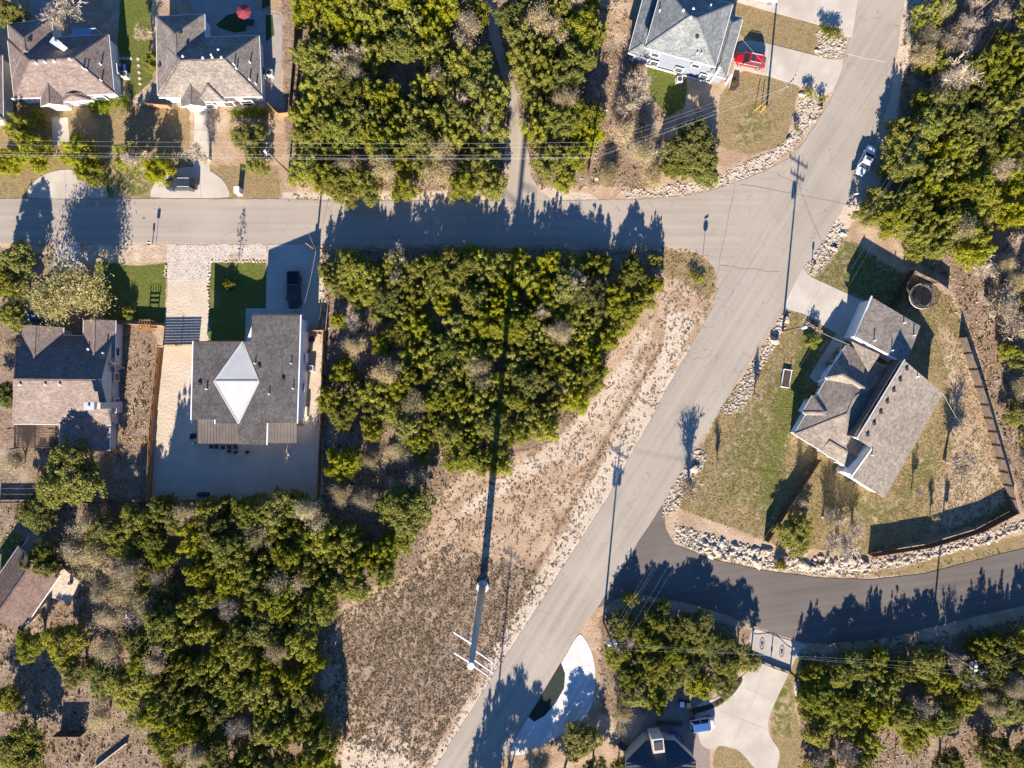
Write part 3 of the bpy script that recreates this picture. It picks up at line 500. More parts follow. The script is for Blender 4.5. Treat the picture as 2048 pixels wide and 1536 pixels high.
# ---------------------------------------------------------------- houses
class House:
    def __init__(s, name, label, px, py, wall, roof, cat='house'):
        s.root = thing(name, label, cat, P(px, py)); s.wall = M[wall]; s.roof = M[roof]; s.tris = []; s.k = 0
    def top(s, mb_faces):                                  # remember roof triangles, to set things on the roof
        for f in mb_faces:
            for i in range(1, len(f) - 1): s.tris.append((Vector(f[0]), Vector(f[i]), Vector(f[i + 1])))
    def on(s, px, py):                                     # point of the roof seen at a photograph pixel
        o = Vector((0, 0, H)); d = (P(px, py) - o); best = None
        from mathutils.geometry import intersect_ray_tri
        for t in s.tris:
            h = intersect_ray_tri(*t, d, o, True)
            if h and (best is None or h.z > best.z): best = h
        return best if best else P(px, py, 3.0)
    def block(s, cs, ez, pitch=0.5, hips=(1, 1), wall=None, oh=0.35, roof=None, inset=None, name='roof', walls=True):
        ez = ez + 0.011 * s.k; oh = oh + 0.013 * s.k; s.k += 1
        e = [P(a, b, ez) for a, b in cs]; u = (e[1] - e[0]).normalized(); W = ((e[3] - e[0]).length + (e[2] - e[1]).length) / 2
        rz = ez + pitch * W / 2; m0 = (e[0] + e[3]) / 2; m1 = (e[1] + e[2]) / 2; ins = W / 2 if inset is None else inset
        ins = min(ins, (m1 - m0).length / 2 - 0.05)
        r0 = m0 + u * (ins if hips[0] else 0); r1 = m1 - u * (ins if hips[1] else 0); r0.z = r1.z = rz
        lo = [Vector((p.x, p.y, ez - 0.2)) for p in e]
        faces = [[e[0], e[1], r1, r0], [e[2], e[3], r0, r1], [e[3], e[0], r0], [e[1], e[2], r1]]
        mb = MB(); vs = e + [r0, r1] + lo
        mb.add(vs, [(0, 1, 5, 4), (2, 3, 4, 5), (3, 0, 4), (1, 2, 5), (0, 6, 7, 1), (1, 7, 8, 2), (2, 8, 9, 3), (3, 9, 6, 0), (9, 8, 7, 6)])
        rf = mb.build(name, roof or s.roof, s.root); s.top(faces)
        rd = MB(); rd.bar(r0 + Vector((0, 0, .02)), r1 + Vector((0, 0, .02)), 0.28, 0.06)
        for h, a, b, r in ((hips[0], e[3], e[0], r0), (hips[1], e[1], e[2], r1)):
            if h:
                for q in (a, b): rd.bar(q + Vector((0, 0, .03)), r + Vector((0, 0, .03)), 0.24, 0.05)
        rd.build('ridge_cap', roof or s.roof, rf)
        gt = MB()
        for i in range(4):
            if (i == 3 and not hips[0]) or (i == 1 and not hips[1]): continue
            a, b = e[i], e[(i + 1) % 4]; n = Vector(((b - a).y, -(b - a).x, 0)).normalized()
            if n.dot(a - m0.lerp(m1, .5)) < 0: n = -n
            gt.bar(a + n * .045 - Vector((0, 0, .1)), b + n * .045 - Vector((0, 0, .1)), 0.08, 0.13)
        gt.build('gutter', M['trim'], rf)
        if walls:
            c = (e[0] + e[1] + e[2] + e[3]) / 4; v = (e[3] - e[0]).normalized(); wp = []
            for p, su, sv in ((e[0], 1, 1), (e[1], -1, 1), (e[2], -1, -1), (e[3], 1, -1)): q = p + u * oh * su + v * oh * sv; wp.append((q.x, q.y))
            wb = MB(); wb.prism(wp, 0, ez - 0.15)
            for h, a, b, r, sg in ((hips[0], e[3], e[0], r0, -1), (hips[1], e[1], e[2], r1, 1)):
                if not h:
                    d = u * (0.03 * sg); k = 0.14
                    t = [a.lerp(b, .02) + d, b.lerp(a, .02) + d, r + d - Vector((0, 0, .12))]; t2 = [p - u * .2 * sg for p in t]
                    wb.add(t + t2, [(0, 1, 2), (5, 4, 3), (0, 3, 4, 1), (1, 4, 5, 2), (2, 5, 3, 0)])
            wb.build('wall', wall or s.wall, s.root)
        return e, r0, r1
    def plane(s, pts, th=0.22, name='roof', roof=None, walls=False, oh=0.3, wall=None):     # explicit roof plane, points (px, py, z)
        w = [P(*p) for p in pts]; n = len(w); mb = MB(); lo = [p - Vector((0, 0, th)) for p in w]
        mb.add(w + lo, [tuple(range(n)), tuple(reversed(range(n, 2 * n)))] + [(i, n + i, n + (i + 1) % n, (i + 1) % n) for i in range(n)])
        o = mb.build(name, roof or s.roof, s.root); s.top([w])
        if walls:
            c = sum(w, Vector()) / n; wb = MB(); q = []
            for p in w:
                d = Vector((c.x - p.x, c.y - p.y, 0)); L_ = d.length; d = d * min(1, oh * 1.3 / L_); q.append(p + d)
            wb.add([(p.x, p.y, 0) for p in q] + [(p.x, p.y, p.z - th - .01) for p in q], [tuple(range(n, 2 * n)), tuple(reversed(range(n)))] + [(i, (i + 1) % n, n + (i + 1) % n, n + i) for i in range(n)])
            wb.build('wall', wall or s.wall, s.root)
        return o
    def vent(s, px, py, kind='pipe', h=0.5):
        p = s.on(px, py); mb = MB()
        if kind == 'pipe': mb.tube(p - Vector((0, 0, .2)), p + Vector((0, 0, h)), .09, .09, 8); m = M['trim']
        elif kind == 'box': mb.box(p + Vector((0, 0, .1)), (.42, .42, .3), 0.3); m = M['dark_trim']
        elif kind == 'cap': mb.tube(p - Vector((0, 0, .2)), p + Vector((0, 0, .25)), .16, .16, 10); mb.tube(p + Vector((0, 0, .25)), p + Vector((0, 0, .40)), .22, .14, 12); m = M['transformer']
        mb.build('roof_vent', m, s.root)
    def window(s, a, b, t, z, w=1.2, h=1.2, out=0.06):      # on the wall whose foot runs from pixel a to b
        A, B = P(*a), P(*b); d = (B - A).normalized(); n = Vector((d.y, -d.x, 0)); c = A.lerp(B, t) + n * out; c.z = z; rz = math.atan2(d.y, d.x)
        fr = MB().box(c, (w + .24, .10, h + .24), rz).build('window', M['trim'], s.root)
        g = MB()
        for sgn in (-1, 1): g.box(c + n * .06 + Vector((0, 0, sgn * h * .255)), (w, .03, h * .45), rz)
        g.build('pane', M['glass'], fr)
    def chimney(s, px, py, size, z0, z1, m, rz=0, cap=True):
        p = P(px, py, z0); mb = MB(); mb.box((p.x, p.y, (z0 + z1) / 2), (size[0], size[1], z1 - z0), rz); o = mb.build('chimney', M[m], s.root)
        cb = MB(); cb.box((p.x, p.y, z1 + .05), (size[0] + .2, size[1] + .2, .1), rz); cb.tube((p.x, p.y, z1 + .1), (p.x, p.y, z1 + .4), .18, .18, 8); cb.build('chimney_cap', M['transformer'], o)

# house A, far top left
hA = House('house', 'brown-grey hip-roofed house with a white chimney beside the blue shade sail', 120, 130, 'white_wall', 'roof_brown')
hA.block([(28, 197), (228, 187), (217, 69), (15, 80)], 2.9, 0.5)
hA.block([(103, 38), (112, 150), (24, 158), (15, 48)], 2.9, 0.5, (1, 1)); hA.block([(80, 150), (82, 213), (127, 210), (125, 147)], 2.8, 0.55, (1, 0)); hA.block([(120, 185), (122, 203), (182, 200), (180, 183)], 2.7, .3, (1, 1))
hA.chimney(133, 101, (1.3, 0.75), 3.5, 6.0, 'white_wall', -0.6)
for x, y in ((74, 127), (92, 125), (110, 123), (141, 119)): hA.vent(x, y, 'cap', .3)
for x, y in ((168, 138), (175, 141), (203, 130), (204, 162)): hA.vent(x, y, 'pipe', 0.6)
hA.vent(59, 82, 'box')
for t in (.62, .82): hA.window((35, 208), (252, 203), t, 1.5, 1.5, 1.3)
hA.window((254, 190), (243, 88), .4, 1.6, 1.2, 1.2); hA.window((35, 208), (252, 203), .08, 1.5, 1.2, 1.3)
# house B
hB = House('house', 'grey textured hip-roofed house with a projecting white entry beside the red umbrella', 430, 140, 'white_wall', 'roof_grey')
hB.block([(318, 195), (523, 193), (518, 71), (316, 77)], 2.9, 0.5); hB.block([(409, 28), (411, 188), (315, 189), (312, 33)], 2.95, 0.45); hB.block([(362, 120), (361, 214), (411, 213), (412, 118)], 2.75, 0.5, (1, 0))
hB.block([(396, 150), (397, 203), (447, 202), (446, 149)], 2.85, 0.5, (1, 1))
for x, y in ((367, 114), (407, 117), (426, 116), (444, 116), (438, 101), (424, 111)): hB.vent(x, y, 'cap')
for x, y in ((469, 130), (474, 138), (501, 126), (500, 160), (513, 169)): hB.vent(x, y, 'pipe', .6)
hB.vent(360, 66, 'box'); hB.vent(320, 132, 'box')
hB.window((448, 216), (536, 212), .2, 1.5, 1.3, 1.3); hB.window((448, 216), (536, 212), .62, 1.7, 1.7, 1.5); hB.window((412, 220), (445, 218), .5, 1.5, 1.3, 1.3); hB.window((322, 200), (362, 200), .5, 1.5, 1.6, 1.3); hB.window((537, 205), (530, 90), .45, 1.6, 1.3, 1.2)
# house C, two storeys
hC = House('house', 'two-storey pale blue house with grey-blue shingles and white-framed windows by the red car', 1380, 90, 'blue_wall', 'roof_blue')
hC.block([(1290, 95), (1431, 134), (1466, 8), (1326, -31)], 5.4, 0.48, (1, 1))
hC.block([(1257, 106), (1292, -25), (1330, -15), (1300, 118)], 2.9, 0.42, (1, 0)); hC.block([(1415, 146), (1450, 27), (1486, 37), (1452, 157)], 2.9, 0.45, (1, 1))
hC.vent(1366, 22, 'cap'); hC.vent(1386, 19, 'cap'); hC.vent(1381, 36, 'cap'); hC.vent(1394, 74, 'box'); hC.vent(1319, 23, 'pipe'); hC.vent(1394, 108, 'pipe'); hC.vent(1402, 109, 'pipe'); hC.vent(1421, 12, 'pipe')
wa, wb_ = (1292, 131), (1420, 166)
for t in (.10, .48, .86): hC.window(wa, wb_, t, 1.6, 1.1, 1.2, 0.12)
for t in (.06, .67): hC.window(wa, wb_, t, 4.2, 1.1, 0.9, 0.12)
mb = MB()
for q in ((1292, 129), (1420, 165)): p = P(*q); mb.box((p.x, p.y, 2.6), (.2, .2, 5.2), -0.27)
a, b = P(1291, 131), P(1421, 167); mb.bar(a + Vector((0, 0, .12)), b + Vector((0, 0, .12)), .12, .24); mb.build('corner_trim', M['trim'], hC.root)
mb = MB(); p = P(1276, 118); mb.box((p.x, p.y, 1.1), (1.8, .4, 2.2), -0.27); mb.build('brick_panel', M['brick_red'], hC.root)
mb = MB(); p = P(1264, 122); mb.box((p.x, p.y, 1.35), (.3, .3, 2.7), -.27); p = P(1432, 162); mb.box((p.x, p.y, 1.35), (.3, .3, 2.7), -.27); p = P(1452, 166); mb.box((p.x, p.y, 1.35), (.3, .3, 2.7), -.27); mb.build('porch_column', M['trim'], hC.root)
# house D, butterfly roof
hD = House('house', 'dark-roofed butterfly house with a white metal diamond in its roof valley', 490, 760, 'white_wall', 'roof_dark')
zl = lambda x: 4.0 + (480 - x) / 95 * 1.15
zr = lambda x: 4.0 + (x - 480) / 120 * 1.75
Lp = [(387, 683), (484, 683), (477, 847), (430, 847), (430, 839), (383, 839)]; Rp = [(484, 683), (502, 683), (504, 631), (601, 631), (594, 846), (535, 846), (534, 889), (475, 889), (477, 847)]
hD.plane([(x, y, zl(x)) for x, y in Lp]); hD.plane([(x, y, zr(x)) for x, y in Rp])
def Wd(poly, zf, m, drop=.25):       # walls under a butterfly wing
    wb = MB(); w = [P(x, y, zf(x)) for x, y in poly]; c = sum(w, Vector()) / len(w); n = len(w)
    q = [p + (Vector((c.x - p.x, c.y - p.y, 0)).normalized() * .4) for p in w]
    wb.add([(p.x, p.y, 0) for p in q] + [(p.x, p.y, p.z - drop) for p in q], [tuple(range(n, 2 * n)), tuple(reversed(range(n)))] + [(i, (i + 1) % n, n + (i + 1) % n, n + i) for i in range(n)])
    wb.build('wall', m, hD.root)
Wd([(388, 684), (482, 684), (478, 838), (384, 838)], zl, M['white_wall']); Wd([(486, 684), (505, 634), (600, 632), (593, 844), (536, 845), (480, 845)], zr, M['white_wall'])
mb = MB(); a, b, c_, d = P(428, 763, zl(428) + .06), P(477, 847, zl(477) + .06), P(518, 763, zr(518) + .06), P(485, 683, zl(485) + .08)
mid = [a, b, c_, d]; mb.add(mid + [p - Vector((0, 0, .05)) for p in mid], [(0, 1, 2), (0, 2, 3), (4, 6, 5), (4, 7, 6)]); cr = mb.build('roof_cricket', M['white_metal'], hD.root)
mb = MB(); mb.bar(a + Vector((0, 0, .03)), c_ + Vector((0, 0, .03)), .25, .05)
for p, q in ((a, b), (b, c_), (c_, d), (d, a)): mb.bar(p + Vector((0, 0, .03)), q + Vector((0, 0, .03)), .18, .05)
mb.build('flashing', M['white_metal'], cr)
for p, q in (((386, 682), (382, 840)), ((602, 630), (595, 847)), ((535, 846), (534, 890)), ((430, 839), (430, 848))):
    f = zl if p[0] < 480 else zr; mb = MB(); mb.bar(P(p[0], p[1], f(p[0])) - Vector((0, 0, .08)), P(q[0], q[1], f(q[0])) - Vector((0, 0, .08)), .16, .26); mb.build('fascia', M['trim'], hD.root)
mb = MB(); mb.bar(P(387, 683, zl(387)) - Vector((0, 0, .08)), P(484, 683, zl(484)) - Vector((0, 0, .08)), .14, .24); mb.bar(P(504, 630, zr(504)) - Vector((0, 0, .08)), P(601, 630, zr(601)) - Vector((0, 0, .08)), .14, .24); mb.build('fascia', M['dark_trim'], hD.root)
for (x0, y0, x1, y1) in ((396, 838, 475, 887), (535, 845, 593, 886)):          # ribbed metal patio roofs on posts
    rf = hD.plane([(x0, y0, 3.0), (x1, y0, 3.0), (x1, y1, 2.6), (x0, y1, 2.6)], .1, 'patio_roof', M['brown_metal'])
    n = int((x1 - x0) / 6); 
    for i in range(n + 1):
        x = x0 + (x1 - x0) * i / n; mb = MB(); mb.bar(P(x, y0, 3.05), P(x, y1, 2.65), .07, .08); mb.build('rib', M['brown_metal'], rf)
    for x in (x0 + 3, x1 - 3): p = P(x, y1 - 3); mb = MB(); mb.box((p.x, p.y, 1.25), (.16, .16, 2.5)); mb.build('post', M['deck'], hD.root)
for x, y in ((414, 778), (511, 727), (583, 727), (539, 788), (587, 777)): hD.vent(x, y, 'pipe', .55)
for x, y in ((400, 768), (519, 734), (567, 759)): hD.vent(x, y, 'box')
hD.window((402, 688), (470, 688), .3, 1.6, 1.4, 1.2); hD.window((622, 660), (616, 850), .3, 1.7, 1.2, 1.2); hD.window((622, 660), (616, 850), .6, 1.7, 1.2, 1.2)
# house E, left
hE = House('house', 'brown shingled gabled house with a tall pale chimney beside the wooden yard fence', 130, 770, 'cream_wall', 'roof_brown')
hE.block([(26, 848), (222, 850), (224, 672), (34, 670)], 2.8, 0.42, (1, 0), inset=1.9); hE.block([(42, 650), (40, 742), (122, 745), (127, 655)], 2.75, 0.5, (0, 0)); hE.block([(167, 640), (165, 742), (229, 744), (231, 641)], 2.75, 0.55, (0, 0))
hE.block([(119, 900), (119, 835), (219, 838), (219, 902)], 2.6, 0.25, (0, 0))
hE.chimney(186, 812, (1.3, .95), 6.0, 6.9, 'cream_wall'); mb = MB(); p = P(186, 812, 6.9); mb.box((p.x, p.y, 3.2), (1.3, .95, 6.0)); mb.build('chimney', M['cream_wall'], hE.root)
mb = MB(); p = P(239, 815); mb.box((p.x - .2, p.y, .9), (1.5, 1.6, 1.8)); p2 = P(233, 838); mb.box((p2.x - .2, p2.y, .7), (1.2, 1.4, 1.4)); mb.build('chimney_base', M['cream_wall'], hE.root)
for x, y in ((42, 769), (92, 769), (121, 769)): hE.vent(x, y, 'cap')
hE.vent(178, 698, 'cap'); hE.vent(208, 706, 'pipe', .5)
for t in (.25, .55, .85): hE.window((243, 845), (243, 680), t, 1.5, 1.1, 1.2, .1)
pg = thing('pergola', 'dark slatted pergola behind the brown gabled house', 'pergola', P(75, 875))
for x, y in ((35, 855), (118, 855), (35, 896), (118, 896)): p = P(x, y); mb = MB(); mb.box((p.x, p.y, 1.2), (.15, .15, 2.4)); mb.build('post', M['dark_fence'], pg)
for i in range(14): mb = MB(); y = 852 + i * 3.3; mb.bar(P(28, y, 2.5), P(113, y, 2.5), .12, .1); mb.build('slat', M['dark_fence'], pg)
for x in (30, 70, 112): mb = MB(); mb.bar(P(x, 850, 2.38), P(x, 898, 2.38), .12, .12); mb.build('beam', M['dark_fence'], pg)
# house F, right
hF = House('house', 'sprawling white-walled house with taupe shingle roofs set at an angle to the road', 1740, 800, 'white_wall', 'roof_right')
hF.plane([(1743, 594, 4.1), (1711, 673, 4.7), (1812, 727, 4.7), (1841, 652, 4.1)], walls=True)
hF.plane([(1810, 722, 6.2), (1715, 877, 6.2), (1742, 895, 5.52), (1701, 953, 5.6), (1769, 996, 4.0), (1887, 787, 3.85)], walls=True)
hF.block([(1589, 869), (1693, 690), (1794, 748), (1696, 934)], 3.0, 0.30, (1, 1), inset=6.5); hF.block([(1651, 756), (1718, 798), (1738, 764), (1672, 722)], 3.1, 0.85, (1, 0))
hF.block([(1606, 825), (1625, 791), (1680, 822), (1660, 858)], 3.05, 0.32, (1, 1)); hF.block([(1641, 902), (1720, 950), (1742, 905), (1668, 862)], 2.95, 0.3, (0, 1))
hF.plane([(1703, 683, 4.0), (1737, 744, 4.0), (1760, 709, 4.45)], .15)
mb = MB(); mb.bar(P(1809, 719, 6.12), P(1713, 877, 6.12), .1, .2); mb.bar(P(1711, 675, 4.5), P(1811, 729, 4.5), .2, .35); mb.bar(P(1743, 592, 3.95), P(1709, 673, 4.45), .18, .35); mb.bar(P(1743, 897, 5.35), P(1701, 955, 5.4), .18, .35); mb.build('fascia', M['trim'], hF.root)
mb = MB(); o_ = Vector((-.3, .17, 0)); mb.bar(P(1809, 722, 6.2) + o_ * 1.2 - Vector((0, 0, 1.75)), P(1714, 876, 6.2) + o_ * 1.2 - Vector((0, 0, 1.75)), .1, 3.0); mb.build('clerestory_shade_panel', M['roof_dark'], hF.root)  # dark panel added to paint shade over the white west clerestory wall
for x, y in ((1813, 738), (1800, 760), (1787, 781), (1774, 804), (1761, 825), (1748, 847), (1735, 870)): hF.vent(x, y, 'box')
for x, y in ((1748, 681), (1783, 701), (1827, 671), (1807, 646), (1834, 753), (1743, 910)): hF.vent(x, y, 'pipe', .6)
hF.window((1612, 884), (1690, 938), .35, 1.6, 1.5, 1.2, .25); hF.window((1612, 884), (1690, 938), .75, 1.6, 1.1, 1.2, .25); hF.window((1700, 950), (1745, 978), .4, 1.8, 1.2, 1.2, .25); hF.window((1700, 950), (1745, 978), .8, 1.8, 1.0, 1.2, .25)
gd = MB(); a, b = P(1722, 612), P(1694, 672); gd.bar(a + Vector((-.12, 0, 1.2)), b + Vector((-.12, 0, 1.2)), .12, 2.3); gd.build('garage_door', M['dark_trim'], hF.root)
# house G, bottom left
hG = House('house', 'low house with a reddish-brown gable roof under an overhanging tree', 40, 1180, 'tan_stone', 'roof_red')
hG.block([(37, 1093), (-40, 1205), (43, 1262), (120, 1150)], 3.0, 0.42, (0, 0), wall=M['tan_stone']); hG.block([(58, 1075), (40, 1100), (95, 1140), (114, 1113)], 2.6, .4, (0, 0), wall=M['tan_stone'])
hG.plane([(106, 1150, 2.4), (128, 1138, 2.3), (158, 1162, 2.0), (140, 1205, 2.0), (104, 1196, 2.3)], roof=M['tan_stone'], walls=True, wall=M['tan_stone'], name='stone_annex_roof')
mb = MB(); p = P(142, 1165, 2.2); mb.tube(p - Vector((0, 0, .3)), p + Vector((0, 0, .4)), .28, .28, 10); mb.build('flue', M['dark_trim'], hG.root)
# house H, bottom
hH = House('house', 'dark slate-blue faceted metal roof pavilion house with a white chimney block', 1320, 1540, 'cream_wall', 'slate_metal')
oc = [(1322 + 76 * math.cos(math.radians(a)), 1552 + 76 * math.sin(math.radians(a))) for a in range(22, 382, 45)]
ap = P(1322, 1545, 5.4); ring = [P(x, y, 2.9) for x, y in oc]
for i in range(8):
    a, b = ring[i], ring[(i + 1) % 8]; mb = MB(); mb.add([a, b, ap, a - Vector((0, 0, .2)), b - Vector((0, 0, .2)), ap - Vector((0, 0, .2))], [(0, 1, 2), (5, 4, 3), (0, 3, 4, 1), (1, 4, 5, 2), (2, 5, 3, 0)])
    rf = mb.build('roof', hH.roof if i != 7 and i != 0 else M['brown_metal'], hH.root); hH.top([[a, b, ap]])
    mb = MB()
    for k in range(1, 7):
        q = a.lerp(b, k / 7); inn = ap + (q - (a + b) / 2); f = 1 - abs(k / 7 - .5) * 2
        mb.bar(q + Vector((0, 0, .05)), q + (ap - (a + b) / 2) * f + Vector((0, 0, .05)), .05, .07)
    mb.build('seam', M['slate_metal'], rf)
mb = MB(); mb.prism([(p.x * .985 + ap.x * .015, p.y * .985 + ap.y * .015) for p in ring], 0, 2.65); mb.build('wall', M['cream_wall'], hH.root)
mb = MB(); p = P(1316, 1490, 4.6); mb.box((p.x, p.y, 3.2), (1.7, 2.1, 3.4), .12); ch = mb.build('chimney', M['cream_wall'], hH.root); mb = MB(); mb.box((p.x, p.y, 4.96), (1.3, 1.2, .12), .12); mb.build('chimney_opening', M['dark_trim'], ch)
# far left house, mostly out of the frame
hZ = House('house', 'sliver of a brown-roofed house at the edge beyond the hip-roofed one', -30, 190, 'cream_wall', 'roof_brown')
hZ.block([(-90, 245), (6, 240), (4, 110), (-90, 112)], 2.8, .45)

# ---------------------------------------------------------------- fences, gate
def fence(label, pts, h, m, panel=2.4, posts=True, slats=0, cat='fence', name='fence', th=0.06, postm=None):
    root = thing(name, label, cat, P(*pts[0])); W = [P(*p) for p in pts]
    for a, b in zip(W, W[1:]):
        L_ = (b - a).length; n = max(1, round(L_ / panel))
        for i in range(n):
            p, q = a.lerp(b, i / n), a.lerp(b, (i + 1) / n); d = (q - p).normalized() * 0.01
            if slats:
                for k in range(slats):
                    mb = MB(); z = 0.1 + (k + .5) * (h - .1) / slats; mb.bar(p + d + Vector((0, 0, z)), q - d + Vector((0, 0, z)), .04, (h - .1) / slats - .035); mb.build('slat', m, root)
            else:
                zj = R.uniform(-.03, .03); mb = MB(); mb.bar(p + d + Vector((0, 0, h / 2 + .02 + zj)), q - d + Vector((0, 0, h / 2 + .02 + zj)), th, h - .04); mb.build('panel', m, root)
            if posts:
                mb = MB(); nn = Vector((-(q - p).y, (q - p).x, 0)).normalized() * .09; mb.box((p + nn + Vector((0, 0, h / 2 + .03))), (.12, .12, h + .06), math.atan2((q - p).y, (q - p).x)); mb.build('post', postm or m, root)
        for z in (.4, h - .35):
            nn = Vector((-(b - a).y, (b - a).x, 0)).normalized() * .065; mb = MB(); mb.bar(a + nn + Vector((0, 0, z)), b + nn + Vector((0, 0, z)), .05, .1)
            if not slats: mb.build('rail', m, root)
    return root
fence('orange-brown board fence along the west side of the pale gravel yard', [(326, 696), (310, 850), (303, 1000)], 1.85, M['wood_fence'])
fence('slatted wooden gate across the gravel driveway beside the butterfly-roofed house', [(326, 693), (398, 692)], 1.9, M['wood_fence'], 2.7, slats=10, cat='gate', name='gate')
fence('board fence along the east side of the butterfly-roofed house yard', [(652, 662), (648, 780), (640, 995)], 1.85, M['wood_fence'])
fence('short board fence joining the butterfly-roofed house to its east fence', [(608, 664), (650, 662)], 1.85, M['wood_fence'])
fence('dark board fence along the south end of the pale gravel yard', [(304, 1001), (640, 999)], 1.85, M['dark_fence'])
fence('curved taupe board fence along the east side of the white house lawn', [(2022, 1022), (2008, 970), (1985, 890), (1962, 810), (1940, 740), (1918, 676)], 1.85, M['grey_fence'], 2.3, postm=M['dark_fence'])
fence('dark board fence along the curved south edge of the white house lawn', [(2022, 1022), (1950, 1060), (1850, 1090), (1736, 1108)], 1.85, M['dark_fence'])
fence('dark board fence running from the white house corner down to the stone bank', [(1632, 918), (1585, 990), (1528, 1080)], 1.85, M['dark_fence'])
fence('taupe board fence behind the netted trampoline', [(1817, 545), (1860, 565), (1895, 590)], 1.8, M['grey_fence'], 2.2, postm=M['dark_fence'])
fence('dark board fence between the white garage and the netted trampoline', [(1778, 618), (1817, 545)], 1.8, M['dark_fence'])
fence('low brown board fence between the grey hip-roofed house and the wood', [(582, 232), (592, 120), (598, -20)], 1.5, M['grey_fence'])
fence('short brown fence across the side yard of the grey hip-roofed house', [(300, 214), (345, 218)], 1.5, M['wood_fence'])
fence('short brown board fence at the corner of the grey hip-roofed house', [(541, 214), (562, 234), (582, 232)], 1.5, M['wood_fence'])
fence('thin brown fence between the gabled house and its small lawn', [(238, 648), (330, 652)], 1.2, M['wood_fence'])
fence('dark wire fence edge crossing the wooded back yards', [(0, 1003), (150, 1003), (300, 1003)], 1.2, M['dark_fence'], 3.0, slats=3)
fence('small brown board screen in the bare yard above the stone ring', [(122, 1462), (174, 1462)], 1.9, M['dark_fence'])
fence('dark board fence beside the small bare yard south of the road', [(640, 668), (647, 610)], 1.2, M['grey_fence'], slats=3)
lw = MB(); a, b = P(193, 1533), P(256, 1484); lw.bar(a + Vector((0, 0, .25)), b + Vector((0, 0, .25)), .18, .5); tag(lw.build('low_wall', M['concrete'], origin=P(193, 1533)), 'low straight pale wall in the bare yard at the wood edge', 'wall')
# iron driveway gate with round star medallions
gt = thing('gate', 'black iron double gate with round star medallions across the driveway', 'gate', P(1502, 1313))
ga, gb = P(1501, 1312), P(1580, 1342)
for side in (0, 1):
    a = ga.lerp(gb, side * .5); b = ga.lerp(gb, side * .5 + .5); lf = MB(); d = (b - a); n = 26
    top = lambda t: 1.55 + .42 * (0.5 - 0.5 * math.cos(math.pi * (t if side == 0 else 1 - t)))
    lf.bar(a + Vector((0, 0, .2)), b + Vector((0, 0, .2)), .06, .5); pts = [a.lerp(b, k / 16) + Vector((0, 0, top(k / 16))) for k in range(17)]; lf.path(pts, .035, 5)
    for k in (0.01, .99): q = a.lerp(b, k); lf.box((q.x, q.y, top(k) / 2 + .05), (.08, .08, top(k)), 0)
    leaf = lf.build('gate_leaf', M['iron'], gt); br = MB()
    for k in range(1, n): t = k / n; q = a.lerp(b, t); br.bar(q + Vector((0, 0, .4)), q + Vector((0, 0, top(t))), .016, .016)
    br.build('bar', M['iron'], leaf)
    md = MB(); c = a.lerp(b, .5) + Vector((0, 0, 1.12)); u = d.normalized()
    circ = [c + u * (.36 * math.cos(2 * math.pi * i / 24)) + Vector((0, 0, .36 * math.sin(2 * math.pi * i / 24))) for i in range(25)]; md.path(circ, .04, 5)
    st = [c + u * (r * math.cos(math.pi / 2 + math.pi * i / 5)) + Vector((0, 0, r * math.sin(math.pi / 2 + math.pi * i / 5))) for i in range(10) for r in ((.30 if i % 2 == 0 else .12),)]
    nn = Vector((-u.y, u.x, 0)) * .02; md.add([p + nn for p in st] + [p - nn for p in st], [tuple(range(10)), tuple(reversed(range(10, 20)))] + [(i, 10 + i, 10 + (i + 1) % 10, (i + 1) % 10) for i in range(10)])
    md.build('star_medallion', M['iron'], leaf)
for q in (ga, gb): mb = MB(); mb.box((q.x, q.y, 1.05), (.2, .2, 2.1)); mb.build('post', M['iron'], gt)
mb = MB(); q = ga.lerp(gb, .5); mb.box((q.x, q.y, 1.0), (.3, .1, .3)); mb.build('latch_box', M['iron'], gt)

# ---------------------------------------------------------------- poles and wires
def insul(mb, p): mb.tube(p, p + Vector((0, 0, .28)), .06, .05, 6)
def utility_pole(px, py, h, label, arms=((0.6, 1.3, 0.0),), transf=None, lean=(0, 0)):
    b = P(px, py); r = thing('utility_pole', label, 'utility pole', b); top = b + Vector((lean[0], lean[1], h))
    MB().tube(b, top, .17, .11, 10).build('pole', M['pole_wood'], r, smooth=True); ends = []
    for dz, hl, ang in arms:
        c = b.lerp(top, 1 - dz / h); u = Vector((math.cos(ang), math.sin(ang), 0)); mb = MB(); mb.bar(c - u * hl + Vector((.0, .0, .0)), c + u * hl, .12, .13); am = mb.build('crossarm', M['pole_wood'], r)
        for k in (-1, -.45, .45, 1):
            mb = MB(); q = c + u * hl * .95 * k + Vector((0, 0, .06)); insul(mb, q); mb.build('insulator', M['transformer'], am); ends.append(q + Vector((0, 0, .3)))
    if transf:
        for k, (dz, ang) in enumerate(transf):
            c = b.lerp(top, 1 - dz / h) + Vector((math.cos(ang), math.sin(ang), 0)) * .42; mb = MB(); mb.tube(c, c + Vector((0, 0, .95)), .27, .27, 12); mb.tube(c + Vector((0, 0, .95)), c + Vector((0, 0, 1.05)), .27, .15, 12); mb.build('transformer', M['transformer'], r, smooth=False)
    return dict(top=top, ends=ends)
NE = math.radians(58)
p1 = utility_pole(1565, 662, 11.3, 'wooden utility pole with double crossarm at the rubble strip beside the white house driveway', ((.4, 1.6, NE - 1.57), (1.3, 1.2, NE - 1.57)), [(2.6, 3.5)])
p2 = utility_pole(1533, 216, 10.4, 'wooden utility pole with yellow guy guards on the dry lawn by the red car', ((.4, 1.2, 1.0),))
p3 = utility_pole(578, 345, 10.2, 'wooden utility pole with transformer beside the reddish bare ground', ((.4, 1.2, 1.57),), [(1.6, 2.6)])
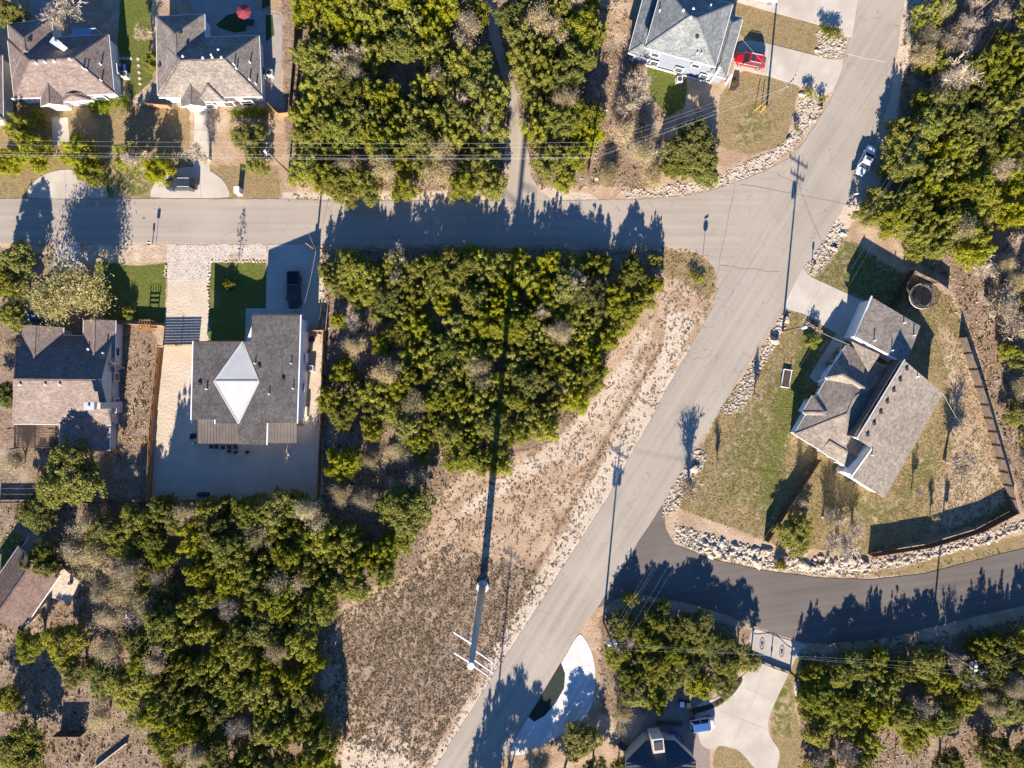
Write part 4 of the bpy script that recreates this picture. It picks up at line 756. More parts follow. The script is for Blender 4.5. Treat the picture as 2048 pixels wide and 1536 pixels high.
p4 = utility_pole(1177, 345, 10.6, 'wooden utility pole among cut brush at the end of the straight wires', ((.4, 1.2, 1.4),))
p5 = utility_pole(1207, 1242, 11.2, 'wooden utility pole at the corner of the dark asphalt road', ((.4, 1.5, NE - 1.57), (1.4, 1.1, NE - 1.57)), [(2.4, 0.2), (2.4, 3.3)])
p6 = utility_pole(1862, 1283, 10.6, 'wooden utility pole with blue-grey transformers among the junipers', ((.4, 1.1, 1.45),), [(1.4, 5.6), (1.4, 0.6)])
p7 = utility_pole(1950, 26, 11.0, 'wooden utility pole at the brush by the north end of the main road', ((.4, 1.6, NE - 1.57),))
p8 = utility_pole(632, 500, 5.5, 'short grey service pole beside the concrete driveway', (), None)
for k, (gx_, gy_) in enumerate(((1509, 221), (1521, 224))):
    y = thing('guy_wire', 'steel guy wire with yellow guard at the pole on the dry lawn', 'guy wire', P(gx_, gy_), 'guy wires of the lawn pole'); q = P(gx_, gy_); t = p2['top'] - Vector((0, 0, 1.2)); MB().path([q, t], .015, 4).build('cable', M['wire'], y); MB().path([q, q.lerp(t, .22)], .06, 6).build('guard', M['paint_yellow'], y)
def wire(a, b, sag, label, group, r=0.0065, n=18, name='power_line'):
    a = Vector(a); b = Vector(b); pts = [a.lerp(b, i / n) - Vector((0, 0, 4 * sag * (i / n) * (1 - i / n))) for i in range(n + 1)]
    mb = MB(); mb.path(pts, r, 4); tag(mb.build(name, M['wire'], origin=a), label, 'wire', group)
wl = Vector((-60, -0.5, 0)); 
lb = 'thin overhead power line running over the trees north of the straight road'; gp = 'lines along the straight road'
for k in range(4):
    wire(p3['ends'][k], p4['ends'][k], .5, lb, gp); wire(p3['ends'][k], p3['ends'][k] + Vector((-70, 1.0, 0)), .5, lb, gp)
wire(p3['top'] - Vector((0, 0, 3)), p4['top'] - Vector((0, 0, 3.2)), .4, lb, gp, .011); wire(p3['top'] - Vector((0, 0, 3)), p3['top'] + Vector((-70, 1, -3)), .4, lb, gp, .011)
lb = 'overhead power line from the brush pole to the pole on the dry lawn'; gp = 'lines between brush pole and lawn pole'
for k in range(4): wire(p4['ends'][k], p2['ends'][k], .6, lb, gp)
wire(p4['top'] - Vector((0, 0, 3.2)), p2['top'] - Vector((0, 0, 3)), .5, lb, gp, .010)
lb = 'overhead power line running up beside the main road past the white house'; gp = 'lines along the main road'
for k in range(4):
    wire(p5['ends'][k], p1['ends'][k], .8, lb, gp); wire(p1['ends'][k], p7['ends'][k], .8, lb, gp); wire(p5['ends'][k], p5['ends'][k] + Vector((-24, -40, 0)), .6, lb, gp); wire(p7['ends'][k], p7['ends'][k] + Vector((22, 40, 0)), .6, lb, gp)
wire(p5['top'] - Vector((0, 0, 3.4)), p1['top'] - Vector((0, 0, 3.4)), .6, lb, gp, .010); wire(p1['top'] - Vector((0, 0, 3.4)), p7['top'] - Vector((0, 0, 3.4)), .6, lb, gp, .010)
lb = 'overhead power line crossing from the asphalt corner pole to the juniper pole'; gp = 'lines along the asphalt road'
for k in range(3):
    wire(p5['ends'][k], p6['ends'][k], .6, lb, gp); wire(p6['ends'][k], p6['ends'][k] + Vector((30, 9, 0)), .3, lb, gp); wire(p5['ends'][k], p5['ends'][k] + Vector((-22, 1.5, -1)), .3, lb, gp)
lb = 'overhead line crossing the main road between the lawn pole and the driveway pole'; gp = 'lines crossing the junction'
for k in range(2): wire(p2['ends'][k], p1['ends'][k], .7, lb, gp)
sw = [(p1['top'] - Vector((0, 0, 1.5)), P(1700, 690, 4.5), 'service wire from the roadside pole to the white house'), (p3['top'] - Vector((0, 0, 2)), P(632, 500, 5.4), 'service wire crossing the straight road to the short grey pole'), (P(632, 500, 5.4), P(600, 640, 5.2), 'pale service wire from the short pole to the butterfly-roofed house'), (P(1886, 788, 3.8), P(1960, 900, 1.0), 'pale service wire from the white house eave to the lawn'), (p2['top'] - Vector((0, 0, 2)), P(1470, 60, 4.5), 'service wire from the lawn pole to the two-storey house')]
for a, b, l in sw: wire(a, b, .5, l, None, .02)
# steel transmission monopole
sp = thing('transmission_pole', 'tall grey steel transmission monopole with white arms in the dry field', 'transmission pole', P(965, 1173)); b0 = P(965, 1173); HT = 31.0
MB().tube(b0, b0 + Vector((0, 0, HT)), .56, .30, 20).build('shaft', M['steel'], sp, smooth=True)
MB().tube(b0, b0 + Vector((0, 0, .45)), .98, .95, 20).build('foundation', M['concrete_new'], sp)
MB().tube(b0 + Vector((0, 0, .45)), b0 + Vector((0, 0, .62)), .72, .72, 16).build('base_flange', M['steel_light'], sp)
MB().tube(b0 + Vector((0, 0, HT)), b0 + Vector((0, 0, HT + .12)), .42, .40, 16).build('cap', M['steel_light'], sp)
au = Vector((.835, -.55, 0)); lu = Vector((.55, .835, 0)); tips = []
for z, sg, ln in ((24.6, -1, 2.9), (25.9, 1, 2.8), (28.7, 1, 2.9), (30.2, -1, 2.3), (30.4, 1, 2.3)):
    a = b0 + Vector((0, 0, z)) + au * sg * .3; t = b0 + Vector((0, 0, z + .25)) + au * sg * ln; mb = MB(); mb.tube(a, t, .13, .08, 8); am = mb.build('arm', M['steel_light'], sp)
    mb = MB(); mb.tube(t, t - Vector((0, 0, 1.3)), .06, .06, 6); mb.build('insulator', M['transformer'], am); tips.append((t - Vector((0, 0, 1.3)), z))
mb = MB()
for k in range(36): q = b0 + Vector((0, 0, 4 + k * .7)); mb.bar(q - au * .5, q - au * .66, .035, .035)
mb.build('step_bolt', M['steel_light'], sp)
for t, z in tips: wire(t, t + lu * 150 + Vector((0, 0, 2)), 3.0, 'high transmission line strung from the steel monopole', 'transmission lines', .011, 30, 'transmission_line'); wire(t, t - lu * 70 - Vector((0, 0, 1)), 1.5, 'high transmission line strung from the steel monopole', 'transmission lines', .011, 20, 'transmission_line')
p9 = utility_pole(972, 1640, 17.5, 'tall wooden pole beside the south end of the main road', ((.4, 1.4, NE - 1.57),))

# ---------------------------------------------------------------- vehicles (built along +X, then turned)
def car(label, px, py, ang, L_, W_, prof, cab, paint, hr=1.5, pickup=False, name='parked_car', roofm=None, sunroof=False, rails=False, cat='car'):
    r = thing(name, label, cat, (0, 0, 0)); paint = M[paint]; n = 24; mb = MB(); rings = []
    def zs(x):
        for (xa, za), (xb, zb) in zip(prof, prof[1:]):
            if xa <= x <= xb: return za + (zb - za) * (x - xa) / (xb - xa)
        return prof[-1][1]
    for i in range(n + 1):
        t = -1 + 2 * i / n; x = L_ / 2 * t; wv = W_ / 2 * (1 - .20 * abs(t) ** 7 - .03 * abs(t) ** 2); z = zs(t); zb = .24 + .12 * abs(t) ** 8
        rings.append([(x, -wv * .92, zb), (x, -wv, zb + .2), (x, -wv, z - .22), (x, -wv * .9, z - .03), (x, -wv * .5, z + .02), (x, wv * .5, z + .02), (x, wv * .9, z - .03), (x, wv, z - .22), (x, wv, zb + .2), (x, wv * .92, zb)])
    vs = [v for g in rings for v in g]; fs = []
    for i in range(n):
        for k in range(10): fs.append((i * 10 + k, i * 10 + (k + 1) % 10, (i + 1) * 10 + (k + 1) % 10, (i + 1) * 10 + k))
    fs += [tuple(range(10)), tuple(reversed(range(n * 10, n * 10 + 10)))]; mb.add(vs, fs); mb.build('body', paint, r, smooth=True)
    x0, x1, x2, x3 = [c * L_ / 2 for c in cab]; zb = zs(cab[0]) - .03; zc = zs(cab[3]) - .03; wb, wt = W_ / 2 * .93, W_ / 2 * .74
    g = [(x0, -wb, zb), (x3, -wb, zc), (x3, wb, zc), (x0, wb, zb), (x1, -wt, hr), (x2, -wt, hr), (x2, wt, hr), (x1, wt, hr)]
    mb = MB(); mb.add(g, [(0, 1, 5, 4), (1, 2, 6, 5), (2, 3, 7, 6), (3, 0, 4, 7), (4, 5, 6, 7), (3, 2, 1, 0)]); mb.build('windows', M['glass'], r)
    rm = roofm and M[roofm] or paint; mb = MB(); e = .04
    mb.add([(x1 - e, -wt - e, hr), (x2 + e, -wt - e, hr), (x2 + e, wt + e, hr), (x1 - e, wt + e, hr), (x1 + .1, -wt + .1, hr + .07), (x2 - .1, -wt + .1, hr + .07), (x2 - .1, wt - .1, hr + .07), (x1 + .1, wt - .1, hr + .07)], [(0, 1, 5, 4), (1, 2, 6, 5), (2, 3, 7, 6), (3, 0, 4, 7), (4, 5, 6, 7), (3, 2, 1, 0)]); rf = mb.build('roof', rm, r)
    pl = MB()
    for s_ in (-1, 1):
        for a, b in (((x0, s_ * wb, zb), (x1, s_ * wt, hr)), ((x3, s_ * wb, zc), (x2, s_ * wt, hr)), (((x0 + x3) / 2, s_ * wb, (zb + zc) / 2), ((x1 + x2) / 2, s_ * wt, hr))): pl.path([Vector(a), Vector(b)], .055, 5)
    pl.build('pillar', paint, r)
    if sunroof: mb = MB(); mb.box((x2 - (x2 - x1) * .3, 0, hr + .08), ((x2 - x1) * .32, wt * 1.25, .03)); mb.build('sunroof', M['glass'], rf)
    if rails:
        for s_ in (-1, 1): mb = MB(); mb.bar((x1 + .1, s_ * wt * .88, hr + .13), (x2 - .15, s_ * wt * .88, hr + .13), .06, .05); mb.build('roof_rail', M['steel_light'], rf)
    if pickup:
        xb = -L_ / 2 + .12; xe = x0 - .08; mb = MB(); zt = zs(-.7) + .035; mb.box(((xb + xe) / 2, 0, zt), (xe - xb, W_ * .72, .03)); bd = mb.build('bed_liner', M['plastic_black'], r)
        for s_ in (-1, 1): mb = MB(); mb.box(((xb + xe) / 2, s_ * W_ * .42, zt + .05), (xe - xb, W_ * .10, .16)); mb.build('bed_rail', paint, r)
        mb = MB(); mb.box((xb - .02, 0, zt + .02), (.1, W_ * .86, .16)); mb.build('tailgate', paint, r)
        mb = MB(); mb.box((L_ / 2 - .02, 0, .72), (.12, W_ * .8, .14)); mb.box((L_ / 2 + .06, 0, .55), (.12, W_ * .84, .12)); mb.build('chrome_bumper', M['steel_light'], r)
    for sx in (-.62, .62):
        for s_ in (-1, 1):
            mb = MB(); c = Vector((sx * L_ / 2, s_ * (W_ / 2 - .10), .34)); mb.tube(c - Vector((0, .12, 0)), c + Vector((0, .12, 0)), .34, .34, 16); wh = mb.build('wheel', M['rubber'], r)
            mb = MB(); mb.tube(c + Vector((0, s_ * .11, 0)), c + Vector((0, s_ * .13, 0)), .22, .2, 12); mb.build('rim', M['rim'], wh)
    for s_ in (-1, 1):
        mb = MB(); mb.box((cab[3] * L_ / 2 - .12, s_ * (W_ / 2 + .08), zc + .10), (.14, .22, .14)); mb.build('side_mirror', paint, r)
        mb = MB(); mb.box((L_ / 2 * .955, s_ * W_ * .34, prof[-1][1] - .08), (.16, .32, .12)); mb.build('headlight', M['lamp_clear'], r)
        mb = MB(); mb.box((-L_ / 2 * .96, s_ * W_ * .36, prof[0][1] - .06), (.14, .26, .14)); mb.build('tail_light', M['lamp_red'], r)
    r.location = P(px, py) + Vector((0, 0, .05)); r.rotation_euler = (0, 0, ang); return r
SUV = [(-1, .95), (-.9, 1.0), (.2, 1.02), (.5, .98), (.9, .86), (1, .72)]; SED = [(-1, .86), (-.9, .92), (-.3, .95), (.4, .92), (.9, .78), (1, .62)]; PKP = [(-1, 1.05), (.3, 1.08), (.85, 1.02), (1, .88)]
car('dark grey sport utility car with roof rails on the semicircular driveway apron', 367, 371, math.pi, 4.8, 1.95, SUV, (-.92, -.72, .12, .46), 'car_dark', 1.66, rails=True, sunroof=True)
car('black crew cab pickup truck with chrome bumper on the concrete driveway', 591, 582, -math.pi / 2, 5.8, 2.02, PKP, (-.30, -.26, .30, .52), 'car_black', 1.82, True, 'pickup_truck', cat='truck')
car('red crossover car with roof rails on the pale concrete driveway', 1497, 125, math.pi - .20, 4.6, 1.88, SUV, (-.92, -.70, .14, .50), 'car_red', 1.64, rails=True, sunroof=True)
car('white sedan with sunroof parked on the shaded gravel shoulder', 1728, 324, math.radians(63), 4.8, 1.85, SED, (-.62, -.34, .14, .48), 'car_white', 1.42, sunroof=True)
car('white pickup truck on the upper concrete driveway', 1518, -8, math.radians(-12), 5.6, 2.0, PKP, (-.30, -.26, .30, .52), 'car_white', 1.8, True, 'pickup_truck', cat='truck')
car('small white car with sky reflection painted blue on its roof beside the paved patio', 1402, 1444, math.radians(8), 3.8, 1.75, SUV, (-.95, -.8, .4, .62), 'car_white', 1.6, roofm='car_blue')  # blue roof colour stands in for sky mirrored in white paint
car('dark blue car half hidden under the pale willowy tree', 78, 632, math.radians(15), 4.5, 1.8, SED, (-.62, -.34, .14, .48), 'car_blue', 1.42)

# ---------------------------------------------------------------- yard objects
tr = thing('trampoline', 'round black trampoline with net enclosure inside the fence corner', 'trampoline', P(1837, 594)); c0 = P(1837, 594); rad = 1.75
ringp = lambda z, r: [c0 + Vector((r * math.cos(2 * math.pi * i / 28), r * math.sin(2 * math.pi * i / 28), z)) for i in range(29)]
MB().path(ringp(.85, rad + .15), .05, 6).build('frame', M['steel_light'], tr); mb = MB(); mb.prism([(p.x, p.y) for p in ringp(0, rad - .18)[:-1]], .80, .82); mb.build('mat', M['plastic_black'], tr)
mb = MB(); a = ringp(.84, rad + .2); b = ringp(.84, rad - .2); n = 29; mb.add(a + b, [(i, i + 1, n + i + 1, n + i) for i in range(28)]); mb.build('pad', mat('pad_grey', (.20, .17, .15), .8), tr)
MB().path(ringp(2.55, rad), .03, 5).build('top_ring', M['plastic_black'], tr)
for i in range(8):
    a = 2 * math.pi * i / 8; q = c0 + Vector((math.cos(a), math.sin(a), 0)) * (rad + .12); mb = MB(); mb.tube(q, q + Vector((0, 0, 2.55)), .04, .04, 6); mb.build('pole', M['plastic_black'], tr)
mb = MB()
for k in range(110): a = 2 * math.pi * k / 110; q = c0 + Vector((math.cos(a), math.sin(a), 0)) * rad; mb.path([q + Vector((0, 0, .85)), q + Vector((0, 0, 2.55))], .008, 3)
for k in range(20): mb.path(ringp(.9 + k * .083, rad), .009, 3)
mb.build('net', M['net'], tr)
def raised_bed(px, py, ang, w_, l_, lab):
    r = thing('raised_bed', lab, 'planter', P(px, py)); c = P(px, py); u = Vector((math.cos(ang), math.sin(ang), 0)); v = Vector((-u.y, u.x, 0))
    for a, b in ((-1, 0), (1, 0)): mb = MB(); mb.box(c + u * (l_ / 2) * a + Vector((0, 0, .2)), (.1, w_, .4), ang); mb.build('board', M['trim'], r)
    for a in (-1, 1): mb = MB(); mb.box(c + v * (w_ / 2) * a + Vector((0, 0, .2)), (l_, .1, .4), ang); mb.build('board', M['trim'], r)
    for k in range(4): q = c + u * (l_ / 2) * (1 if k % 2 else -1) + v * (w_ / 2) * (1 if k < 2 else -1); mb = MB(); mb.tube(q, q + Vector((0, 0, .9)), .04, .04, 6); mb.build('post', M['trim'], r)
    mb = MB(); mb.box(c + Vector((0, 0, .17)), (l_ - .12, w_ - .12, .34), ang); mb.build('soil', M['soil'], r)
raised_bed(1571, 757, math.radians(80), 1.2, 2.7, 'white framed raised garden bed on the dry lawn before the white house')
def post_sign(px, py, lab, kind):
    r = thing('mailbox' if kind == 'mail' else 'street_sign', lab, 'mailbox' if kind == 'mail' else 'sign', P(px, py)); c = P(px, py)
    if kind == 'mail': MB().box(c + Vector((0, 0, .5)), (.12, .12, 1.0)).build('post', M['pole_wood'], r); mb = MB(); mb.box(c + Vector((0, 0, 1.15)), (.28, .55, .3)); mb.build('box', M['plastic_black'], r)
    else:
        MB().tube(c, c + Vector((0, 0, 2.5)), .035, .035, 6).build('post', M['sign_grey'], r); oc = [c + Vector((.38 * math.cos(math.radians(a)), .03, 2.15 + .38 * math.sin(math.radians(a)))) for a in range(22, 382, 45)]; o2 = [p - Vector((0, .05, 0)) for p in oc]
        if kind == 'stop': mb = MB(); mb.add(oc + o2, [tuple(range(8)), tuple(reversed(range(8, 16)))] + [(i, 8 + i, 8 + (i + 1) % 8, (i + 1) % 8) for i in range(8)]); mb.build('panel', M['sign_red'], r); mb = MB(); mb.box(c + Vector((0, 0, 2.72)), (.7, .04, .2), .5); mb.build('name_plate', mat('sign_green', (.02, .16, .07), .5), r)
        else: mb = MB(); mb.box(c + Vector((0, 0, 2.1)), (.5, .04, .6)); mb.build('panel', M['sign_grey'], r)
post_sign(1405, 517, 'octagonal stop sign with street name plates at the field corner', 'stop'); post_sign(312, 491, 'slim roadside sign on a post by the reddish gravel strip', 'plate'); post_sign(305, 489, 'dark mailbox by the reddish gravel strip', 'mail'); post_sign(1623, 526, 'dark mailbox in the rubble strip by the white house driveway', 'mail'); post_sign(1637, 215, 'dark mailbox in the rubble bed below the concrete driveway', 'mail'); post_sign(1700, 395, 'small sign on a post at the shaded shoulder of the main road', 'plate'); post_sign(630, 490, 'dark mailbox at the corner of the long concrete driveway', 'mail')
def cabinet(px, py, size, m, lab, name='utility_cabinet', cat='cabinet', rz=0):
    r = thing(name, lab, cat, P(px, py)); c = P(px, py); mb = MB(); mb.box(c + Vector((0, 0, size[2] / 2 + .08)), size, rz); mb.build('casing', M[m], r); mb = MB(); mb.box(c + Vector((0, 0, .04)), (size[0] + .2, size[1] + .2, .08), rz); mb.build('base', M['concrete'], r)
    mb = MB(); mb.box(c + Vector((0, 0, size[2] + .11)), (size[0] + .06, size[1] + .06, .06), rz); mb.build('lid', M[m], r); return r
def ac(px, py, lab):
    r = cabinet(px, py, (.85, .85, .8), 'transformer', lab, 'air_conditioner', 'air conditioner'); c = P(px, py); mb = MB(); mb.tube(c + Vector((0, 0, .92)), c + Vector((0, 0, .96)), .34, .34, 16); mb.build('fan_grille', M['dark_trim'], r)
cabinet(481, 385, (.75, .9, 1.5), 'white_wall', 'white boxy mailbox pillar on the grass beside the semicircular apron', 'mailbox_pillar', 'pillar')
ac(543, 150, 'outdoor air conditioner beside the grey hip-roofed house'); ac(624, 737, 'outdoor air conditioner on the strip east of the butterfly-roofed house'); ac(1357, 163, 'outdoor air conditioner on the bright grass by the two-storey house'); ac(254, 153, 'outdoor air conditioner beside the blue bin at the hip-roofed house')
def bin_(px, py, m, lab, rz=0):
    r = thing('wheeled_bin', lab, 'bin', P(px, py)); c = P(px, py); mb = MB(); k = Matrix.Rotation(rz, 3, 'Z'); vs = [k @ Vector((x * s_, y * s_, z)) + c for z, s_ in ((0.05, .78), (1.0, 1)) for x, y in ((-.3, -.36), (.3, -.36), (.3, .36), (-.3, .36))]
    mb.add(vs, [(3, 2, 1, 0), (4, 5, 6, 7), (0, 1, 5, 4), (1, 2, 6, 5), (2, 3, 7, 6), (3, 0, 4, 7)]); mb.build('tub', M[m], r); mb = MB(); mb.box(c + Vector((0, 0, 1.05)), (.64, .78, .09), rz); mb.build('lid', M[m], r)
    for s_ in (-1, 1): mb = MB(); q = c + k @ Vector((s_ * .26, .34, .12)); mb.tube(q - Vector((.04, 0, 0)), q + Vector((.04, 0, 0)), .12, .12, 10); mb.build('wheel', M['rubber'], r)
bin_(1361, 1403, 'plastic_blue', 'dark blue wheeled bin under the tree edge at the paved patio'); bin_(1374, 1405, 'plastic_black', 'black wheeled bin beside the blue bin at the paved patio'); bin_(254, 140, 'plastic_blue', 'bright blue wheeled bin beside the brown-grey hip-roofed house'); bin_(390, 872, 'plastic_black', 'black wheeled bin at the patio roof of the butterfly-roofed house')
um = thing('patio_umbrella', 'red octagonal patio umbrella beside the dark lawn patch', 'umbrella', P(498, 38)); c = P(498, 38); MB().tube(c, c + Vector((0, 0, 2.5)), .04, .03, 6).build('pole', M['steel_light'], um); MB().tube(c, c + Vector((0, 0, .1)), .35, .3, 12).build('base', M['concrete'], um)
for i in range(8): a, b = math.radians(45 * i), math.radians(45 * i + 45); mb = MB(); mb.add([c + Vector((0, 0, 2.6)), c + Vector((1.15 * math.cos(a), 1.15 * math.sin(a), 2.15)), c + Vector((1.15 * math.cos(b), 1.15 * math.sin(b), 2.15)), c + Vector((0, 0, 2.56)), c + Vector((1.15 * math.cos(a), 1.15 * math.sin(a), 2.1)), c + Vector((1.15 * math.cos(b), 1.15 * math.sin(b), 2.1))], [(0, 1, 2), (5, 4, 3), (0, 3, 4, 1), (1, 4, 5, 2), (2, 5, 3, 0)]); mb.build('canopy_panel', M['cloth_red'], um)
def table(px, py, w_, d_, h, m, lab, rz=0, cat='table', name='garden_table'):
    r = thing(name, lab, cat, P(px, py)); c = P(px, py); k = Matrix.Rotation(rz, 3, 'Z'); MB().box(c + Vector((0, 0, h)), (w_, d_, .07), rz).build('top' if cat == 'table' else 'seat', M[m], r)
    for a in (-1, 1):
        for b in (-1, 1): q = c + k @ Vector((a * (w_ / 2 - .06), b * (d_ / 2 - .06), 0)); MB().box(q + Vector((0, 0, h / 2 - .02)), (.06, .06, h - .04), rz).build('leg', M['dark_trim'], r)
    return r
table(502, 50, 1.3, 1.0, .75, 'dark_trim', 'dark garden table below the red umbrella')
t = table(1342, 1464, 1.2, .8, .45, 'cloth_blue', 'blue-cushioned bench beside the slate-blue roof', 0, 'bench', 'garden_bench'); MB().box(P(1342, 1460) + Vector((0, 0, .75)), (1.2, .1, .6)).build('backrest', M['plastic_blue'], t)
t = table(1359, 1478, .8, 1.2, .45, 'cloth_blue', 'blue-cushioned chair turned to the patio edge', .45, 'chair', 'garden_chair'); MB().box(P(1363, 1476) + Vector((0, 0, .75)), (.1, 1.2, .6), .45).build('backrest', M['plastic_blue'], t)
table(1349, 1482, .75, 1.5, .7, 'trim', 'narrow white table between the blue patio seats', .5)
table(1302, 1462, 1.5, .8, .8, 'transformer', 'pale counter with a round burner beside the white chimney block', -.1)
table(1338, 1444, 4.0, .55, .5, 'dark_trim', 'long dark bench on the paved patio before the slate-blue roof', -.06, 'bench', 'garden_bench')
table(1244, 1488, 1.4, .9, .7, 'dark_trim', 'dark mat-topped table by the narrow concrete walk', -.65)
for k, (x, y) in enumerate(((425, 893), (435, 893), (448, 894), (461, 893), (473, 893))): table(x, y, .6, .6, .5, 'dark_trim', 'dark stool in the row under the patio roof edge', 0, 'stool', 'stool').__setitem__('group', 'patio stools')
for k, (x, y) in enumerate(((460, 902), (473, 904), (496, 904))): r = thing('planter_pot', 'round dark pot on the pale yard before the patio stools', 'pot', P(x, y), 'round pots'); c = P(x, y); MB().tube(c, c + Vector((0, 0, .45)), .2, .28, 12).build('pot', M['plastic_black'], r); MB().tube(c + Vector((0, 0, .40)), c + Vector((0, 0, .46)), .22, .22, 12).build('soil', M['soil'], r)
r = thing('garden_trough', 'black rounded trough at the south end of the pale yard', 'trough', P(408, 988)); c = P(408, 988); mb = MB(); ov = [(c.x + (.65 if math.cos(a) > 0 else -.65) + .3 * math.cos(a), c.y + .3 * math.sin(a)) for a in [2 * math.pi * i / 20 for i in range(20)]]; mb.prism(ov, .02, .5); mb.build('tub', M['plastic_black'], r); mb = MB(); mb.prism([(c.x + (x - c.x) * .9, c.y + (y - c.y) * .85) for x, y in ov], .5, .52); mb.build('water', M['glass'], r)
r = thing('fire_pit', 'round dark fire bowl on the strip east of the butterfly-roofed house', 'fire pit', P(625, 679)); c = P(625, 679); MB().tube(c, c + Vector((0, 0, .4)), .4, .48, 16).build('bowl', M['plastic_black'], r); MB().tube(c + Vector((0, 0, .36)), c + Vector((0, 0, .41)), .4, .4, 16).build('ash', M['soil'], r)
cabinet(613, 823, (.75, 1.5, 1.0), 'cream_wall', 'long pale storage chest on the strip east of the butterfly-roofed house', 'storage_chest', 'chest')
ss = thing('shade_sail', 'pale blue shade sail stretched behind the brown-grey hip-roofed house', 'shade sail', P(165, 68)); A_ = [P(140, 54, 2.6), P(190, 56, 2.9), P(186, 74, 2.4), P(138, 72, 2.8)]; mb = MB(); gr = []
for i in range(9):
    for j in range(9): u, v = i / 8, j / 8; q = (A_[0] * (1 - u) + A_[1] * u) * (1 - v) + (A_[3] * (1 - u) + A_[2] * u) * v; gr.append(q - Vector((0, 0, 1.2 * u * (1 - u) * v * (1 - v) * 4)) + (P(165, 63, 2.6) - q) * .25 * (1 - 16 * u * (1 - u) * v * (1 - v)) * (4 * max(u * (1 - u), v * (1 - v))))
mb.add(gr + [q - Vector((0, 0, .02)) for q in gr], [(i * 9 + j, i * 9 + j + 1, i * 9 + j + 10, i * 9 + j + 9) for i in range(8) for j in range(8)] + [(81 + i * 9 + j, 81 + i * 9 + j + 9, 81 + i * 9 + j + 10, 81 + i * 9 + j + 1) for i in range(8) for j in range(8)]); mb.build('fabric', M['cloth_blue'], ss, smooth=True)
for q in A_[:3]: mb = MB(); mb.tube((q.x, q.y, 0), q, .06, .05, 6); mb.build('post', M['steel_light'], ss)
ar = thing('garden_arbor', 'tall wooden garden arbor at the fence beside the small lawn', 'arbor', P(305, 648)); c = P(305, 648)
for a in (-.7, .7):
    for b in (-.4, .4): MB().box(c + Vector((a, b, 1.15)), (.1, .1, 2.3)).build('post', M['wood_fence'], ar)
for k in range(5): MB().box(c + Vector((-.8 + k * .4, 0, 2.35)), (.06, 1.1, .12)).build('slat', M['wood_fence'], ar)
for z in (1.2, 1.5, 1.8): MB().box(c + Vector((0, .45, z)), (1.4, .05, .14)).build('cross_rail', M['wood_fence'], ar)
for k in range(6): r_ = MB(); r_.box(P(268 + k * .5, 652 + k * 1.8) + Vector((2.0, 0, .25)), (2.6, .12, .08), R.uniform(-.08, .08)); tag(r_.build('timber_board', M['wood_fence'], origin=P(290, 655)), 'loose orange-brown timber board lying below the small lawn fence', 'board', 'loose boards')
hl = thing('hull', 'narrow white upturned hull lying beside the driveway grass', 'boat', P(1594, 1384)); mb = MB(); a, b = P(1590, 1362), P(1598, 1404); d = (b - a); u = d.normalized(); v = Vector((-u.y, u.x, 0)); rings = []
for i in range(13):
    t = i / 12; wv = .36 * math.sin(math.pi * min(.97, max(.03, t))) ** .6
    rings += [a + d * t + v * wv, a + d * t + v * wv * .7 + Vector((0, 0, .28)), a + d * t + Vector((0, 0, .4)), a + d * t - v * wv * .7 + Vector((0, 0, .28)), a + d * t - v * wv]
mb.add(rings, [(i * 5 + k, i * 5 + k + 1, i * 5 + k + 6, i * 5 + k + 5) for i in range(12) for k in range(4)]); mb.build('shell', M['white_metal'], hl, smooth=True); mb = MB(); mb.path([a + d * (i / 12) + Vector((0, 0, .42)) for i in range(13)], .03, 5); mb.build('keel', M['steel_light'], hl)
for k, (x, y) in enumerate(((241, 117), (248, 117), (255, 117), (262, 117), (276, 118), (277, 131), (278, 145), (279, 157), (280, 168))): mb = MB(); mb.box(P(x, y) + Vector((0, 0, .04)), (.4, .4, .08), .1 * k); tag(mb.build('stepping_stone', M['concrete'], origin=P(x, y)), 'square pale stepping stone set in the dark green side lawn', 'stepping stone', 'stepping stones')
fl = thing('flag', 'small pale flag hanging on a pole at the white house entry', 'flag', P(1640, 765)); c = P(1640, 765); MB().tube(c + Vector((0, 0, 0)), c + Vector((-.4, .2, 2.6)), .03, .03, 6).build('pole', M['steel_light'], fl); mb = MB(); mb.box(c + Vector((-.9, .4, 2.4)), (1.0, .03, .6), .6); mb.build('cloth', mat('flag_cloth', (.6, .45, .45), .8), fl)

# ---------------------------------------------------------------- vegetation
def leaf_mesh(name, centres, sizes, normals, mat_, rs, elong=1.0):
    n = len(centres); nn = normals / (np.linalg.norm(normals, axis=1, keepdims=True) + 1e-9)
    t = rs.normal(size=(n, 3)); t -= nn * (t * nn).sum(1, keepdims=True); t /= np.linalg.norm(t, axis=1, keepdims=True) + 1e-9; b = np.cross(nn, t)
    s1 = sizes[:, None]; s2 = s1 * elong; v = np.empty((n, 4, 3))
    v[:, 0] = centres - t * s1 * .5; v[:, 1] = centres - b * s2 * .5 + nn * s1 * .12; v[:, 2] = centres + t * s1 * .5; v[:, 3] = centres + b * s2 * .5 + nn * s1 * .12
    me = bpy.data.meshes.new(name); me.vertices.add(n * 4); me.loops.add(n * 4); me.polygons.add(n)
    me.vertices.foreach_set('co', v.astype(np.float32).ravel()); me.loops.foreach_set('vertex_index', np.arange(n * 4, dtype=np.int32))
    me.polygons.foreach_set('loop_start', np.arange(0, n * 4, 4, dtype=np.int32)); me.polygons.foreach_set('loop_total', np.full(n, 4, np.int32))
    me.materials.append(mat_); me.update(); me.validate(); return me
